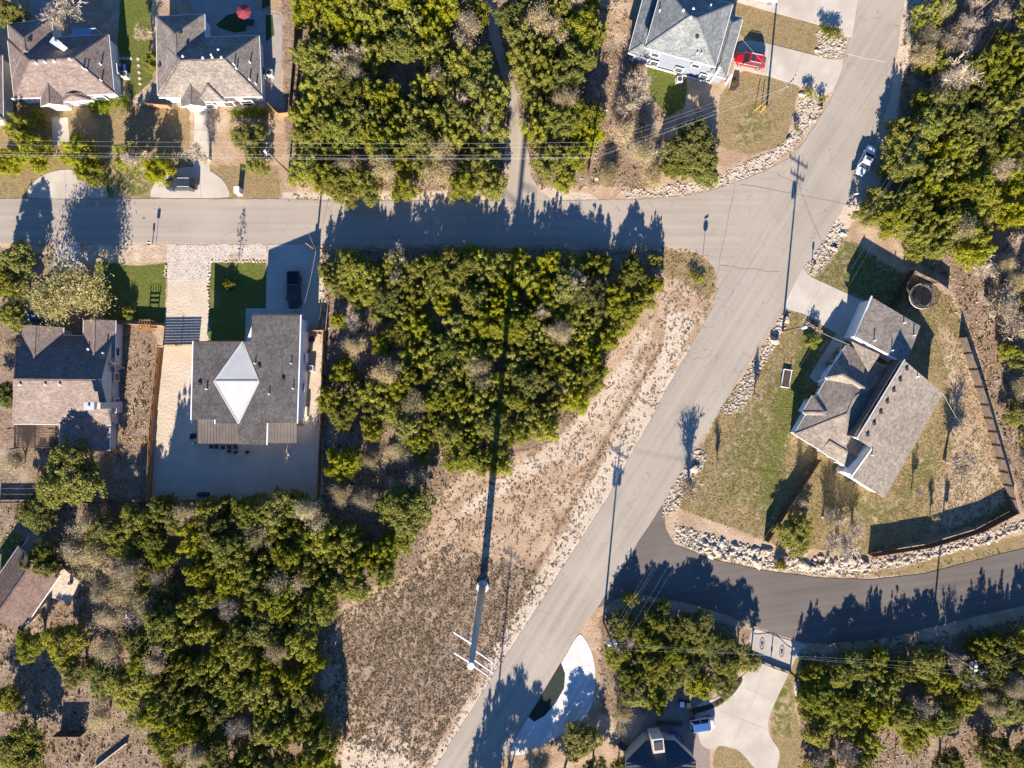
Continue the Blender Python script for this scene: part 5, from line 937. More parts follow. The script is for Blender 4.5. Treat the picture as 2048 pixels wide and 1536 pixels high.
def lobes_to_leaves(lobes, per, rs, size, up=0.5):
    C_, S_, N_ = [], [], []
    for (x, y, z, r, rz) in lobes:
        m = max(8, int(per * (min(r, .42) / .5) ** 2)); d = rs.normal(size=(m, 3)); d /= np.linalg.norm(d, axis=1, keepdims=True); d[:, 2] = np.abs(d[:, 2]) * .95 - .3 * (rs.random(m) < .35)
        k = (rs.random(m) ** .4 * rs.uniform(.8, 1.3, m))[:, None]; C_.append(np.array([x, y, z]) + d * k * np.array([r, r, rz])); N_.append(d * .8 + rs.normal(size=(m, 3)) * .5 + np.array([0, -.5, up])); S_.append(size * rs.uniform(.6, 1.35, m))
    return np.concatenate(C_), np.concatenate(S_), np.concatenate(N_)
def juniper_crown(seed, dense_=1.0):
    rs = np.random.RandomState(seed); lob = []; n = rs.randint(9, 14); Rr, Ht = 2.2, 5.0
    for i in range(n):
        a = 2.4 * i + rs.uniform(-.4, .4); rad = Rr * .78 * math.sqrt((i + .15) / n); x0, y0 = rad * math.cos(a), rad * math.sin(a)
        hh = Ht * (1 - .42 * (rad / Rr) ** 2) * rs.uniform(.78, 1.04); zb = .5 + .9 * (1 - rad / Rr) * rs.uniform(.4, 1); rb = rs.uniform(.6, .98)
        for k in range(rs.randint(28, 38)):
            t = rs.random() ** .8; z = zb + (hh - zb) * t; rr_ = rb * (1 - t ** 1.6) * rs.uniform(.5, 1.0); b = rs.uniform(0, 6.28)
            s_ = rs.uniform(.13, .34) * (1 - .35 * t); lob.append((x0 + rr_ * math.cos(b), y0 + rr_ * math.sin(b), z, s_, s_ * rs.uniform(.8, 1.3)))
        lob.append((x0, y0, hh - .1, .17, .42))
        for k in range(5): t = rs.uniform(.1, .8); lob.append((x0 + rs.normal() * rb * .35, y0 + rs.normal() * rb * .35, zb + (hh - zb) * t, rb * .75 * (1 - .5 * t), .55))
    return lobes_to_leaves(lob, 120 * dense_, rs, .155)
def oak_crown(seed):
    rs = np.random.RandomState(seed); lob = []; Rr = 2.3
    for i in range(330):
        d = rs.normal(size=3); d /= np.linalg.norm(d); d[2] = abs(d[2]) * .9 - .12; k = rs.uniform(.5, 1.0) * (1 + .18 * math.sin(3 * math.atan2(d[1], d[0]) + seed)); s_ = rs.uniform(.16, .38)
        lob.append((d[0] * Rr * k, d[1] * Rr * k, 2.7 + d[2] * 2.2 * k, s_, s_ * .8))
    return lobes_to_leaves(lob, 110, rs, .16, .4)
def limbs(seed, Rr, Ht, depth, nb, r0, mbk=None, sway=.35, tw=0.010, trunkh=.22, upb=.5):
    rr = random.Random(seed); mb = MB(); tips = []
    def grow(p, d, ln, r, k):
        q = p; pts = [p]; rs_ = [r]; m = 3
        for j in range(m): d = (d + Vector((rr.uniform(-sway, sway), rr.uniform(-sway, sway), rr.uniform(-sway * .4, sway * .5)))).normalized(); q = q + d * ln / m; pts.append(q); rs_.append(max(tw, r * (1 - .22 * (j + 1))))
        mb.path(pts, rs_, 5 if k > 2 else 3)
        if k <= 0: tips.append((q, d)); return
        for i in range(nb[depth - k]):
            j = rr.randint(1, m); a = rr.uniform(0, 6.28); o = d.orthogonal().normalized(); o = (Matrix.Rotation(a, 3, d) @ o); sp_ = rr.uniform(.45, 1.0)
            grow(pts[j], (d + o * sp_ + Vector((0, 0, upb * .25))).normalized(), ln * rr.uniform(.55, .8), max(tw, rs_[j] * .62), k - 1)
    grow(Vector((0, 0, 0)), Vector((0, 0, 1)), Ht * trunkh, r0, depth)
    mx = max(max(math.hypot(v[0], v[1]) for v in mb.v), .1); mz = max(v[2] for v in mb.v); fx, fz = Rr / mx, Ht / mz
    mb.v = [(v[0] * fx if v[2] > .3 else v[0], v[1] * fx if v[2] > .3 else v[1], v[2] * fz) for v in mb.v]; tips = [(Vector((p.x * fx, p.y * fx, p.z * fz)), d) for p, d in tips]
    return mb, tips
KINDS = {}
def proto(kind, nm, trunkm, trunkmb, leafme):
    r = bpy.data.objects.new(nm, None); parts = []
    t = MB(); me_ = bpy.data.meshes.new('trunk'); me_.from_pydata(trunkmb.v, [], trunkmb.f); me_.materials.append(trunkm); KINDS.setdefault(kind, []).append((nm, me_, leafme))
for k in range(11):
    mb, _ = limbs(k, 1.5, 3.6, 2, (5, 3), .16, sway=.25, trunkh=.3); c_, s_, n_ = juniper_crown(100 + k); proto('juniper', 'juniper_tree', M['bark'], mb, leaf_mesh('crown', c_, s_, n_, M['juniper'], np.random.RandomState(k), .75))
for k in range(7):
    mb, _ = limbs(20 + k, 1.8, 4.0, 3, (5, 4, 3), .2, sway=.3, trunkh=.28); c_, s_, n_ = oak_crown(200 + k); proto('oak', 'oak_tree', M['bark'], mb, leaf_mesh('crown', c_, s_, n_, M['oak'], np.random.RandomState(30 + k), .8))
def twig_crown(seed, tips, n, spread, size, m, elong):
    rs = np.random.RandomState(seed); P_ = np.array([tuple(p) for p, d in tips]); th = np.arctan2(P_[:, 1], P_[:, 0]); rd = np.hypot(P_[:, 0], P_[:, 1]); kp = np.sin(3 * th + seed) + np.cos(2 * th + 1.7 * seed) + .8 * np.sin(rd * 4 + P_[:, 2] * 3) > -.25; P_ = P_[kp] if kp.sum() > 30 else P_; ii = rs.randint(0, len(P_), n); c_ = P_[ii] + rs.normal(size=(n, 3)) * spread; c_[:, 2] = np.maximum(c_[:, 2], .3)
    return leaf_mesh('crown', c_, size * rs.uniform(.6, 1.4, n), rs.normal(size=(n, 3)) + np.array([0, 0, .5]), m, rs, elong)
for k in range(4):                # bare, grey-tan winter trees: dense twigs
    mb, tips = limbs(40 + k, 2.2, 4.6, 4, (5, 5, 4, 4), .22, sway=.4, tw=.026, trunkh=.3)
    me_ = twig_crown(70 + k, tips, 2000, .22, .34, M['twig_haze'], .07); proto('bare', 'bare_tree', M['twig_grey' if k % 2 else 'twig'], mb, me_)
for k in range(3):                # half-leafed pale brush
    mb, tips = limbs(60 + k, 2.1, 4.0, 3, (7, 5, 4), .12, sway=.45, tw=.016, trunkh=.25); proto('brush', 'pale_brush_tree', M['twig'], mb, twig_crown(k, tips, 8000, .32, .2, M['dusty_leaf'], .22))
for k in range(2):                # willowy pale green
    mb, tips = limbs(80 + k, 2.2, 5.0, 4, (6, 5, 4, 3), .2, sway=.4, tw=.014, trunkh=.3); proto('willowy', 'willowy_tree', M['twig'], mb, twig_crown(9 + k, tips, 11000, .26, .15, M['pale_leaf'], .35))
for k in range(3):                # small round shrub
    rs = np.random.RandomState(300 + k); lob = [(*(rs.normal(size=2) * .22), .35 + rs.random() * .35, rs.uniform(.2, .34), rs.uniform(.2, .34)) for _ in range(16)]; c_, s_, n_ = lobes_to_leaves(lob, 60, rs, .12); mb, _ = limbs(90 + k, .35, .6, 2, (4, 3), .03, trunkh=.3)
    proto('shrub', 'garden_shrub', M['bark'], mb, leaf_mesh('crown', c_, s_, n_, M['hedge'], rs, .7)); proto('wildshrub', 'wild_shrub', M['bark'], mb, leaf_mesh('crown', c_, s_ * 1.2, n_, M['juniper'], rs, .7))
cnt = [0]
def plant(kind, px, py, r, h, label, group=None, rr=R, base=False, cat='tree'):
    nm, tm, lm = KINDS[kind][rr.randrange(len(KINDS[kind]))]; hn, rn = {'juniper': (5, 2.2), 'oak': (5, 2.3), 'bare': (4.6, 2.3), 'brush': (4, 2.2), 'willowy': (5, 2.3), 'shrub': (.95, .55), 'wildshrub': (.95, .55)}[kind]
    p = P(px, py, 0 if base else h * .6); p.z = 0; o = thing(nm, label, cat, p, group); o.scale = (r / rn * rr.uniform(.94, 1.06), r / rn * rr.uniform(.94, 1.06), h / hn); o.rotation_euler = (0, 0, rr.uniform(-.65, .65) if kind in ('juniper', 'oak') else rr.uniform(0, 6.28)); o.scale.x *= rr.choice((1, -1)) if kind in ('juniper', 'oak') else 1; cnt[0] += 1
    for n_, m_ in (('trunk', tm), ('crown', lm)): q = bpy.data.objects.new(n_, m_); C.objects.link(q); q.parent = o
    return o
WIDE = [(985, 404), (990, 300), (998, 225), (985, 150), (955, 60), (945, -60), (1005, -60), (1020, 60), (1050, 150), (1064, 240), (1078, 300), (1088, 404)]
def poisson(poly, sp, rr, holes=(), placed=None):
    xs = [p[0] for p in poly]; ys = [p[1] for p in poly]; out = [] if placed is None else placed; res = []
    n = int(area(poly) / (sp * sp) * 30); X = np.array([rr.uniform(min(xs), max(xs)) for _ in range(n)]); Y = np.array([rr.uniform(min(ys), max(ys)) for _ in range(n)]); ok = inside(X, Y, poly)
    for h_ in holes: ok &= ~inside(X, Y, h_)
    for x, y in zip(X[ok], Y[ok]):
        if all((x - a) ** 2 + (y - b) ** 2 > sp * sp for a, b in out): out.append((x, y)); res.append((x, y))
    return res
WOODS = [
  ('in the wood north of the straight road', [(600, -20), (1185, -20), (1200, 100), (1195, 260), (1165, 330), (1120, 345), (1062, 335), (1045, 240), (1012, 210), (1002, 362), (940, 376), (660, 380), (598, 345), (590, 250), (625, 190), (610, 60)], 37,
     [[(700, 115), (830, 105), (845, 165), (800, 195), (720, 180)], [(1185, 0), (1200, 0), (1200, 260), (1160, 200)]], [(3, 'juniper'), (1.0, 'oak'), (.15, 'bare'), (.22, 'brush')], (1.9, 2.7), (4.6, 6.2), 11),
  ('in the triangular wood between the two roads', [(650, 540), (680, 525), (800, 525), (950, 515), (1000, 505), (1130, 520), (1300, 525), (1300, 590), (1240, 640), (1205, 740), (1140, 820), (1095, 870), (1010, 880), (990, 925), (925, 915), (850, 890), (780, 870), (740, 880), (660, 840), (655, 790), (760, 740), (790, 700), (770, 610), (700, 600)], 36,
     [[(690, 605), (770, 600), (790, 690), (700, 730)]], [(4, 'juniper'), (1.0, 'oak'), (.12, 'bare'), (.3, 'brush')], (1.7, 2.5), (4.0, 5.6), 12),
  ('in the dense wood south of the gravel yard', [(315, 1015), (645, 1010), (655, 1080), (740, 1075), (790, 1100), (770, 1150), (700, 1175), (640, 1230), (620, 1300), (640, 1420), (640, 1560), (330, 1560), (320, 1460), (285, 1330), (310, 1250), (380, 1180), (355, 1080)], 39,
     [[(640, 1190), (700, 1190), (640, 1290)]], [(3, 'juniper'), (1.4, 'oak'), (.1, 'bare'), (.25, 'brush')], (1.9, 2.8), (5.2, 7.0), 13),
  ('in the wood east of the main road', [(1830, 240), (1880, 190), (1960, 170), (2010, 60), (2070, 20), (2070, 470), (1990, 430), (1900, 500), (1830, 465), (1760, 440), (1810, 380), (1800, 290)], 38, [], [(4, 'juniper'), (.8, 'oak'), (.14, 'bare'), (.25, 'brush')], (1.9, 2.7), (4.4, 6.0), 14),
  ('in the wood below the dark asphalt road', [(1630, 1400), (1650, 1340), (1740, 1320), (1880, 1320), (2070, 1270), (2070, 1430), (1990, 1450), (1970, 1390), (1880, 1470), (1810, 1490), (1770, 1430), (1720, 1560), (1630, 1560)], 38, [], [(3, 'juniper'), (1.4, 'oak'), (.12, 'bare'), (.3, 'brush')], (1.8, 2.6), (4.0, 5.4), 15),
  ('in the grove between asphalt road and patio', [(1230, 1265), (1290, 1230), (1410, 1255), (1470, 1280), (1500, 1330), (1440, 1370), (1360, 1385), (1300, 1430), (1265, 1390), (1222, 1340)], 34, [], [(1, 'juniper'), (3, 'oak')], (1.7, 2.3), (3.6, 4.8), 16),
]
WOODS += [
  ('on the slope beside the reddish-brown roof', [(170, 1040), (330, 1040), (330, 1160), (270, 1260), (300, 1350), (240, 1420), (200, 1370), (230, 1250), (180, 1180)], 44, [], [(1.2, 'oak'), (.9, 'brush'), (.4, 'bare')], (2.0, 2.9), (4.0, 5.6), 17),
  ('in the shaded gap east of the pale yard', [(665, 620), (760, 620), (770, 690), (690, 760), (665, 740)], 46, [], [(1, 'brush'), (1, 'juniper'), (.6, 'bare')], (1.4, 2.0), (3.0, 4.4), 18),
  ('in the hollow between the two woods', [(690, 890), (850, 905), (850, 960), (760, 1050), (680, 1000)], 46, [], [(1, 'brush'), (1, 'juniper'), (.6, 'bare')], (1.4, 2.2), (3.0, 4.6), 19),
  ('outside the curved fence', [(2000, 470), (2070, 480), (2075, 960), (2060, 900), (2028, 770), (2005, 650)], 44, [], [(1.6, 'juniper'), (.8, 'brush'), (.8, 'bare')], (1.2, 1.9), (3.2, 4.8), 20),
  ('in the brush north of the shoulder', [(1840, -20), (2000, -20), (1990, 60), (1900, 170), (1840, 200)], 46, [], [(1, 'juniper'), (1.4, 'brush'), (1, 'bare')], (1.6, 2.4), (3.6, 4.8), 21),
]
NAMES = {'bare': 'bare twiggy tree', 'brush': 'dry brush tree', 'juniper': 'juniper tree', 'oak': 'broad oak tree'}
for where, poly, sp, holes, kinds, rad, hgt, seed in WOODS:
    rr = random.Random(seed)
    for x, y in poisson(poly, sp, rr, holes + [WIDE]):
        k = rr.choices([b for a, b in kinds], [a for a, b in kinds])[0]; r_ = rr.uniform(*rad) * 1.18; q_ = (r_ / 1.18 - rad[0]) / (rad[1] - rad[0]); ed = float(seg_dist(np.array([x]), np.array([y]), poly)[0])
        nm_ = ('small ' if q_ < .33 else 'large ' if q_ > .67 else 'middling ') + NAMES[k] + (' at the edge ' + where.replace('in the', 'of the', 1) if ed < 26 else ' deep ' + where)
        plant(k, x, y, r_, rr.uniform(*hgt) * (.85 + .15 * r_ / rad[1]), nm_, NAMES[k] + 's ' + where, rr)
rr = random.Random(99)
# single trees
for kind, x, y, r_, h, lab in [
    ('oak', 140, 955, 4.9, 7.5, 'large dark green oak behind the brown gabled house'), ('oak', 75, 1025, 3.2, 5.0, 'smaller oak between the pale brush and the large oak'), ('juniper', 30, 255, 2.6, 5, 'juniper at the front path of the brown-grey hip-roofed house'), ('juniper', 60, 300, 3.0, 5, 'juniper by the first semicircular apron'), ('juniper', 150, 305, 3.3, 5.2, 'juniper overhanging the first semicircular apron'), ('juniper', 175, 345, 2.4, 4.5, 'juniper leaning over the roadside apron'), ('juniper', 255, 310, 2.6, 4.6, 'juniper wrapped around the bare crown between the aprons'), ('juniper', 310, 335, 2.6, 4.5, 'juniper beside the dark parked car'), ('juniper', 495, 275, 2.9, 4.8, 'juniper on the lawn before the row of clipped shrubs'), ('juniper', 512, 325, 2.0, 3.8, 'low juniper under the wires near the white pillar'), ('juniper', 10, 320, 2.2, 4.5, 'juniper at the road beside the first apron'),
    ('juniper', 70, 25, 2.3, 4.6, 'juniper at the top corner behind the hip-roofed house') if False else ('juniper', 15, 25, 2.4, 4.8, 'juniper behind the brown-grey hip-roofed house'),
    ('oak', 35, 520, 2.8, 5.5, 'dark oak at the road west of the pale willowy tree'), ('oak', 20, 570, 2.6, 5.5, 'oak in the shade west of the pale willowy tree'), ('oak', 25, 630, 2.4, 5, 'oak beside the half hidden blue car'), ('brush', 15, 690, 2.2, 4.2, 'dry brush tree west of the gabled house'), ('oak', 8, 790, 2.0, 4, 'low oak against the gabled house west wall'),
    ('willowy', 140, 575, 7.4, 7.8, 'large pale willowy tree over the front yard of the gabled house'),
    ('juniper', 680, 928, 3.0, 5.2, 'round juniper at the corner of the pale gravel yard'), ('juniper', 675, 640, 1.3, 2.8, 'small juniper outside the east fence'), ('oak', 815, 1020, 4.2, 6, 'large green oak at the edge of the dry field'), ('oak', 800, 1075, 2.3, 4.0, 'low oak beneath the large oak at the field edge'), ('juniper', 820, 1000, 2.2, 5.5, 'juniper leader rising through the field edge oak'), ('juniper', 760, 1120, 2.3, 3.6, 'low juniper where the wood meets the dry field'), ('juniper', 1000, 930, 2.2, 3.6, 'low juniper in the path of the long pole shadow'), ('juniper', 935, 925, 1.5, 3.0, 'little juniper at the south tip of the triangular wood'),
    ('juniper', 662, 545, 2.3, 4.6, 'juniper at the west corner of the triangular wood near the short pole'), ('juniper', 700, 530, 2.4, 4.8, 'juniper second from the short pole at the triangular wood edge'), ('oak', 735, 548, 2.5, 4.6, 'oak at the west end of the triangular wood by the bare tree'), ('juniper', 700, 575, 2.2, 4.2, 'juniper above the shaded clearing of the triangular wood'), ('oak', 742, 582, 2.0, 4.2, 'oak above the shaded clearing beside the bare tree'),
    ('juniper', 1310, 570, 1.8, 4.2, 'juniper at the east tip of the triangular wood'), ('juniper', 1310, 520, 1.2, 3.4, 'slim juniper at the road corner of the triangular wood'),
    ('oak', 1385, 290, 4.0, 5.5, 'dark green oak at the bend of the rubble bed'), ('oak', 1400, 330, 3.2, 4.4, 'lower oak beside the rubble bed'), ('oak', 1350, 330, 2.4, 4.0, 'oak between brush and rubble bed'), ('juniper', 1130, 360, 1.9, 2.6, 'bright low shrubby juniper by the path mouth'), ('juniper', 1180, 120, 1.6, 5.5, 'slim juniper at the east edge of the northern wood'), ('juniper', 1195, 60, 1.7, 5.2, 'slim juniper opposite the two-storey house'),
    ('juniper', 1738, 428, 2.0, 4.6, 'juniper on the shoulder shading the white sedan'), ('juniper', 1762, 398, 2.2, 5.0, 'juniper just behind the white sedan'), ('juniper', 1790, 330, 2.2, 5.0, 'juniper on the shoulder east of the white sedan'), ('juniper', 1805, 255, 2.0, 5.0, 'juniper at the shaded bend of the shoulder'), ('brush', 1840, 120, 2.6, 4.4, 'dry brush tree at the dark shoulder thicket'), ('brush', 1870, 200, 2.4, 4.2, 'dry brush tree below the dark shoulder thicket'), ('brush', 1900, 80, 2.4, 4.4, 'dry brush tree near the northern roadside pole'),
    ('juniper', 322, 1018, 2.2, 8.0, 'tall juniper at the south-west corner of the pale gravel yard'), ('oak', 352, 1030, 2.4, 7.0, 'oak beside the tall juniper at the pale gravel yard'), ('oak', 420, 1022, 2.2, 6.6, 'oak against the south fence behind the black trough'), ('juniper', 500, 1020, 2.0, 6.6, 'juniper against the middle of the south yard fence'), ('juniper', 610, 1015, 2.0, 6.4, 'juniper against the east end of the south yard fence'), ('oak', 1010, 1630, 3.4, 8.5, 'tall oak beside the south end of the main road'), ('oak', 1060, 1610, 2.8, 7.0, 'tall oak below the white concrete drive'), ('juniper', 960, 1690, 3.0, 9.0, 'tall juniper by the road south of the white drive'), ('oak', 1130, 1570, 2.4, 4.8, 'oak casting shade on the white concrete drive'), ('oak', 1190, 1545, 2.2, 4.4, 'oak between white drive and narrow walk'),
    ('juniper', 1860, 30, 2.6, 4.6, 'juniper by the road at the top shoulder'), ('juniper', 1885, 10, 2.4, 4.6, 'juniper beside the northern roadside pole'), ('juniper', 1800, 440, 3.0, 4.6, 'juniper at the north edge of the white house lawn'), ('juniper', 1840, 460, 2.6, 4.4, 'juniper beside the bare stony ground'), ('juniper', 1835, 505, 1.7, 3.4, 'low juniper above the trampoline fence'), ('juniper', 1955, 485, 4.0, 6.5, 'tall juniper standing apart in the eastern brush'), ('juniper', 1950, 130, 2.0, 4.5, 'juniper under the slanting power lines') , ('juniper', 2046, 720, 2.0, 4.4, 'juniper outside the curved fence beside the stones'), ('juniper', 2046, 830, 2.4, 4.6, 'juniper outside the lower end of the curved fence'), ('juniper', 2042, 120, 2.8, 5, 'juniper above the pale bare tree'),
    ('oak', 1590, 1070, 2.9, 3.6, 'olive-brown oak at the fence foot above the stone bank'), ('juniper', 1563, 1130, 1.0, 1.6, 'small green juniper growing in the stone bank'), ('juniper', 1262, 1200, 1.5, 3.2, 'slim juniper at the asphalt corner pole'), ('oak', 1325, 1215, 1.4, 3.0, 'slim oak at the verge of the asphalt road'), ('oak', 1160, 1480, 3.0, 4.0, 'oak beside the white concrete drive'), ('brush', 1080, 1530, 2.8, 3.2, 'dusty brush at the tip of the white concrete drive'), ('brush', 1240, 1440, 2.6, 3.6, 'dusty brush beside the paved patio'), ('oak', 1240, 1535, 1.6, 2.6, 'low dark oak beside the narrow walk'),
    ('juniper', 1630, 1350, 2.2, 4.5, 'dark juniper at the gate driveway'), ('juniper', 1620, 1420, 2.0, 4.2, 'juniper along the driveway grass'), ('juniper', 1990, 1510, 3.0, 5, 'juniper in the lower corner wood') , ('oak', 2040, 1520, 3.0, 5, 'oak in the lower corner wood'), ('oak', 1900, 1530, 2.6, 4.4, 'oak beside the bare strip in the lower wood'),
    ('oak', 80, 1125, 2.9, 5.6, 'oak overhanging the reddish-brown roof'), ('oak', 130, 1290, 3.6, 5.5, 'oak south of the stone annex'), ('oak', 60, 1290, 2.4, 5, 'oak south of the reddish-brown roof'), ('oak', 150, 1340, 2.6, 5, 'oak above the bare yard'), ('oak', 40, 1500, 4.2, 5.5, 'large oak in the lower corner by the stone half ring'), ('oak', 15, 1400, 2.2, 4, 'oak at the edge above the stone half ring'), ('juniper', 265, 1440, 1.5, 3.4, 'slim dark juniper at the bare yard wall'), ('juniper', 300, 1300, 2.4, 5, 'juniper at the west edge of the dense wood'),
    ('brush', 160, 1080, 3.4, 5.0, 'pale brush tree north of the stone annex'), ('brush', 200, 1050, 2.6, 5.0, 'pale brush tree behind the large oak'), ('brush', 250, 1190, 3.4, 4.6, 'pale yellow brush tree over the bare slope'), ('brush', 300, 1200, 3.0, 4.6, 'pale brush tree against the dense wood'), ('brush', 320, 1150, 2.6, 4.2, 'grey brush tree at the dense wood edge'), ('brush', 205, 1430, 2.9, 3.6, 'dusty brush tree by the brown board screen'), ('brush', 300, 1440, 3.0, 4.2, 'grey brush tree beside the low white wall'), ('brush', 330, 1400, 2.4, 4.2, 'grey brush tree at the dense wood edge by the bare yard'), ('brush', 30, 930, 2.6, 3.6, 'pale dry brush behind the pergola'), ('brush', 520, 1060, 3.2, 5.4, 'pale brush tree inside the dense wood'), ('brush', 640, 1220, 3.0, 4.0, 'grey brush tree where the dense wood meets the field'), ('brush', 610, 1270, 2.4, 4.0, 'grey brush at the field side of the dense wood'),
    ('bare', 262, 305, 2.8, 5.6, 'bare pale tree rising between the junipers by the aprons'), ('bare', 405, 310, 2.6, 4.6, 'bare tree over the front walk by the dark parked car'), ('bare', 125, 12, 4.2, 5.4, 'bare pinkish tree behind the hip-roofed house'), ('bare', 292, 65, 1.9, 3.4, 'small bare tree between the two hip-roofed houses'), ('bare', 720, 120, 2.4, 5.2, 'bare tree in the dark clearing of the northern wood'), ('bare', 885, 145, 2.4, 5.0, 'bare tree at the clearing beside the path'), ('bare', 905, 195, 2.6, 5.2, 'bare tan tree in the northern wood'), ('bare', 960, 250, 2.3, 5.2, 'bare pale grey tree beside the woodland path'), ('bare', 940, 100, 1.6, 4.8, 'bare tree near the shaded woodland path'),
    ('bare', 1265, 175, 3.4, 5.4, 'large bare grey tree before the two-storey house'), ('bare', 1250, 230, 2.8, 4.6, 'bare brushy tree below the grey one'), ('brush', 1290, 300, 2.6, 4.0, 'dry brush at the bend above the rubble'), ('brush', 1250, 270, 2.4, 3.8, 'pale leaning brush by the cut branches'), ('brush', 1300, 355, 2.6, 2.4, 'low dry scrub above the rubble bed'), ('brush', 1225, 350, 2.2, 2.2, 'low dry scrub by the brush pole'),
    ('bare', 1930, 150, 4.4, 5.6, 'large pale bare tree under the slanting power lines'), ('bare', 2000, 590, 4.6, 5.2, 'wide pale bare tree beyond the trampoline'), ('bare', 2020, 640, 4.0, 4.6, 'pale bare tree at the head of the curved fence'), ('bare', 1975, 540, 3.0, 4.4, 'pale bare tree north of the wide one'),
    ('bare', 1690, 1080, 3.8, 4.4, 'bare grey tree at the lawn side of the stone bank'), ('bare', 1720, 1060, 2.6, 4.0, 'bare twiggy tree by the curved south fence'), ('bare', 1385, 985, 2.8, 5.2, 'bare tree on the rubble strip by the road'), ('bare', 1915, 925, 3.2, 5.4, 'bare tree east of the white house'), ('bare', 1660, 1040, 2.4, 4.6, 'bare tree south of the white house') , ('bare', 1940, 1350, 2.4, 4.6, 'bare grey tree beside the juniper pole'), ('bare', 1160, 560, 2.4, 5.4, 'bare tan tree in the triangular wood'), ('bare', 785, 555, 2.4, 5.0, 'bare tan tree near the west end of the triangular wood'), ('bare', 690, 510, 1.6, 4.0, 'dry bare tree at the verge of the triangular wood') if False else ('bare', 800, 515, 2.2, 5.0, 'pale bare tree at the verge of the triangular wood'), ('bare', 1090, 625, 1.8, 5.2, 'bare tree in the gap of the triangular wood'),
    ('bare', 230, 735, 2.4, 4.2, 'bare tree against the east wall of the gabled house'), ('bare', 1250, 1290, 1.8, 4.2, 'bare grey tree at the asphalt corner grove'), ('bare', 735, 1010, 1.4, 3.2, 'bare bush beside the field edge oak'),
    ('juniper', 455, 570, 1.1, 1.7, 'small bright tree in the shaded lawn of the butterfly-roofed house'), ('juniper', 252, 625, 1.2, 2.2, 'small bright bush at the gabled house corner'), ('juniper', 300, 122, 1.7, 3.0, 'bright green tree at the west wall of the grey hip-roofed house'), ('juniper', 1628, 682, 1.3, 2.4, 'small bright green tree before the white house'), ('juniper', 1440, 925, .9, 2.6, 'tiny bare shrub on the dry lawn') if False else ('bare', 1440, 925, 1.0, 2.6, 'thin sapling on the dry lawn beside the rubble strip'),
    ('bare', 1517, 790, .9, 3.4, 'slim sapling on the lawn near the raised bed'), ('bare', 1835, 985, .9, 3.0, 'thin sapling on the back lawn of the white house'), ('bare', 1872, 1035, .8, 2.6, 'thin sapling near the curved south fence'), ('bare', 1605, 1000, 1.2, 4.6, 'thin tree beside the dark diagonal fence')]:
    plant(kind, x, y, r_, h, lab, None, rr)
# clipped shrubs and beds
for i in range(7): plant('shrub', 470 + i * 11, 229 - i * .4, 1.0, 1.2, 'clipped yellow-green shrub in the row at the grey hip-roofed house', 'row of clipped shrubs', rr, True, 'shrub')
for i, (x, y) in enumerate(((190, 218), (200, 218), (210, 216), (220, 214), (240, 209), (250, 208), (258, 207))): plant('shrub', x, y, 1.1, 1.3, 'rounded hedge shrub before the brown-grey hip-roofed house', 'hedge shrubs', rr, True, 'shrub')
for i, (x, y) in enumerate(((85, 232), (78, 240), (92, 244))): plant('wildshrub', x, y, 1.0, 1.5, 'dark shrub beside the front path of the hip-roofed house', 'front path shrubs', rr, True, 'shrub')
for i, (x, y) in enumerate(((1672, 712), (1666, 724), (1660, 735), (1625, 790), (1615, 800), (1635, 778))): plant('wildshrub', x, y, .95, 1.2, 'dark rounded shrub along the white house front wall', 'front wall shrubs', rr, True, 'shrub')
for i, (x, y) in enumerate(((1644, 62), (1652, 68), (1660, 72), (1667, 68))): plant('wildshrub', x, y, .95, 1.5, 'spiky grey-green shrub in the rubble between the driveways', 'shrubs between driveways', rr, True, 'shrub')
for i, (x, y) in enumerate(((1612, 184), (1618, 190), (1638, 200), (1590, 260))): plant('wildshrub', x, y, .7, 1.2, 'low tuft shrub in the rubble bed below the driveway', 'rubble bed shrubs', rr, True, 'shrub')
for i in range(6): plant('shrub', 1433 + i * 8.6, 1409 - i * i * 1.05 - i * 3.4, .28, .4, 'tiny yellow plant in the curved mulch bed', 'yellow bed plants', rr, True, 'plant')
plant('shrub', 1468, 167, .35, .5, 'round yellow-green plant in the dark bed by the two-storey house', None, rr, True, 'plant'); plant('wildshrub', 617, 702, .6, .9, 'dark potted bush east of the butterfly-roofed house', None, rr, True, 'shrub'); plant('wildshrub', 1388, 1421, .5, .7, 'green plant at the shaded end of the mulch bed', None, rr, True, 'plant')
for i, (x, y) in enumerate(((1390, 553), (1384, 545), (1400, 560))): plant('wildshrub', x, y, .7, .9, 'low green bush at the field corner by the stop sign', 'stop sign bushes', rr, True, 'shrub')
for i, (x, y) in enumerate(((475, 508), (477, 500))): pass
cy = thing('cypress_tree', 'slim conical tree at the gravel mouth beside the lawn edging', 'tree', P(478, 521)); rs = np.random.RandomState(4); lob = []
for k in range(70): t = rs.random(); b = rs.uniform(0, 6.28); q = 1.0 * math.sin(math.pi * (t * .8 + .18)) * rs.uniform(.3, 1); lob.append((q * math.cos(b), q * math.sin(b), .3 + t * 3.0, .14, .26))
c_, s_, n_ = lobes_to_leaves(lob, 90, rs, .09); q = bpy.data.objects.new('crown', leaf_mesh('crown', c_, s_, n_, M['dusty_leaf'], rs)); C.objects.link(q); q.parent = cy; MB().tube(P(478, 521), P(478, 521) + Vector((0, 0, 3)), .06, .02, 6).build('trunk', M['bark'], cy)

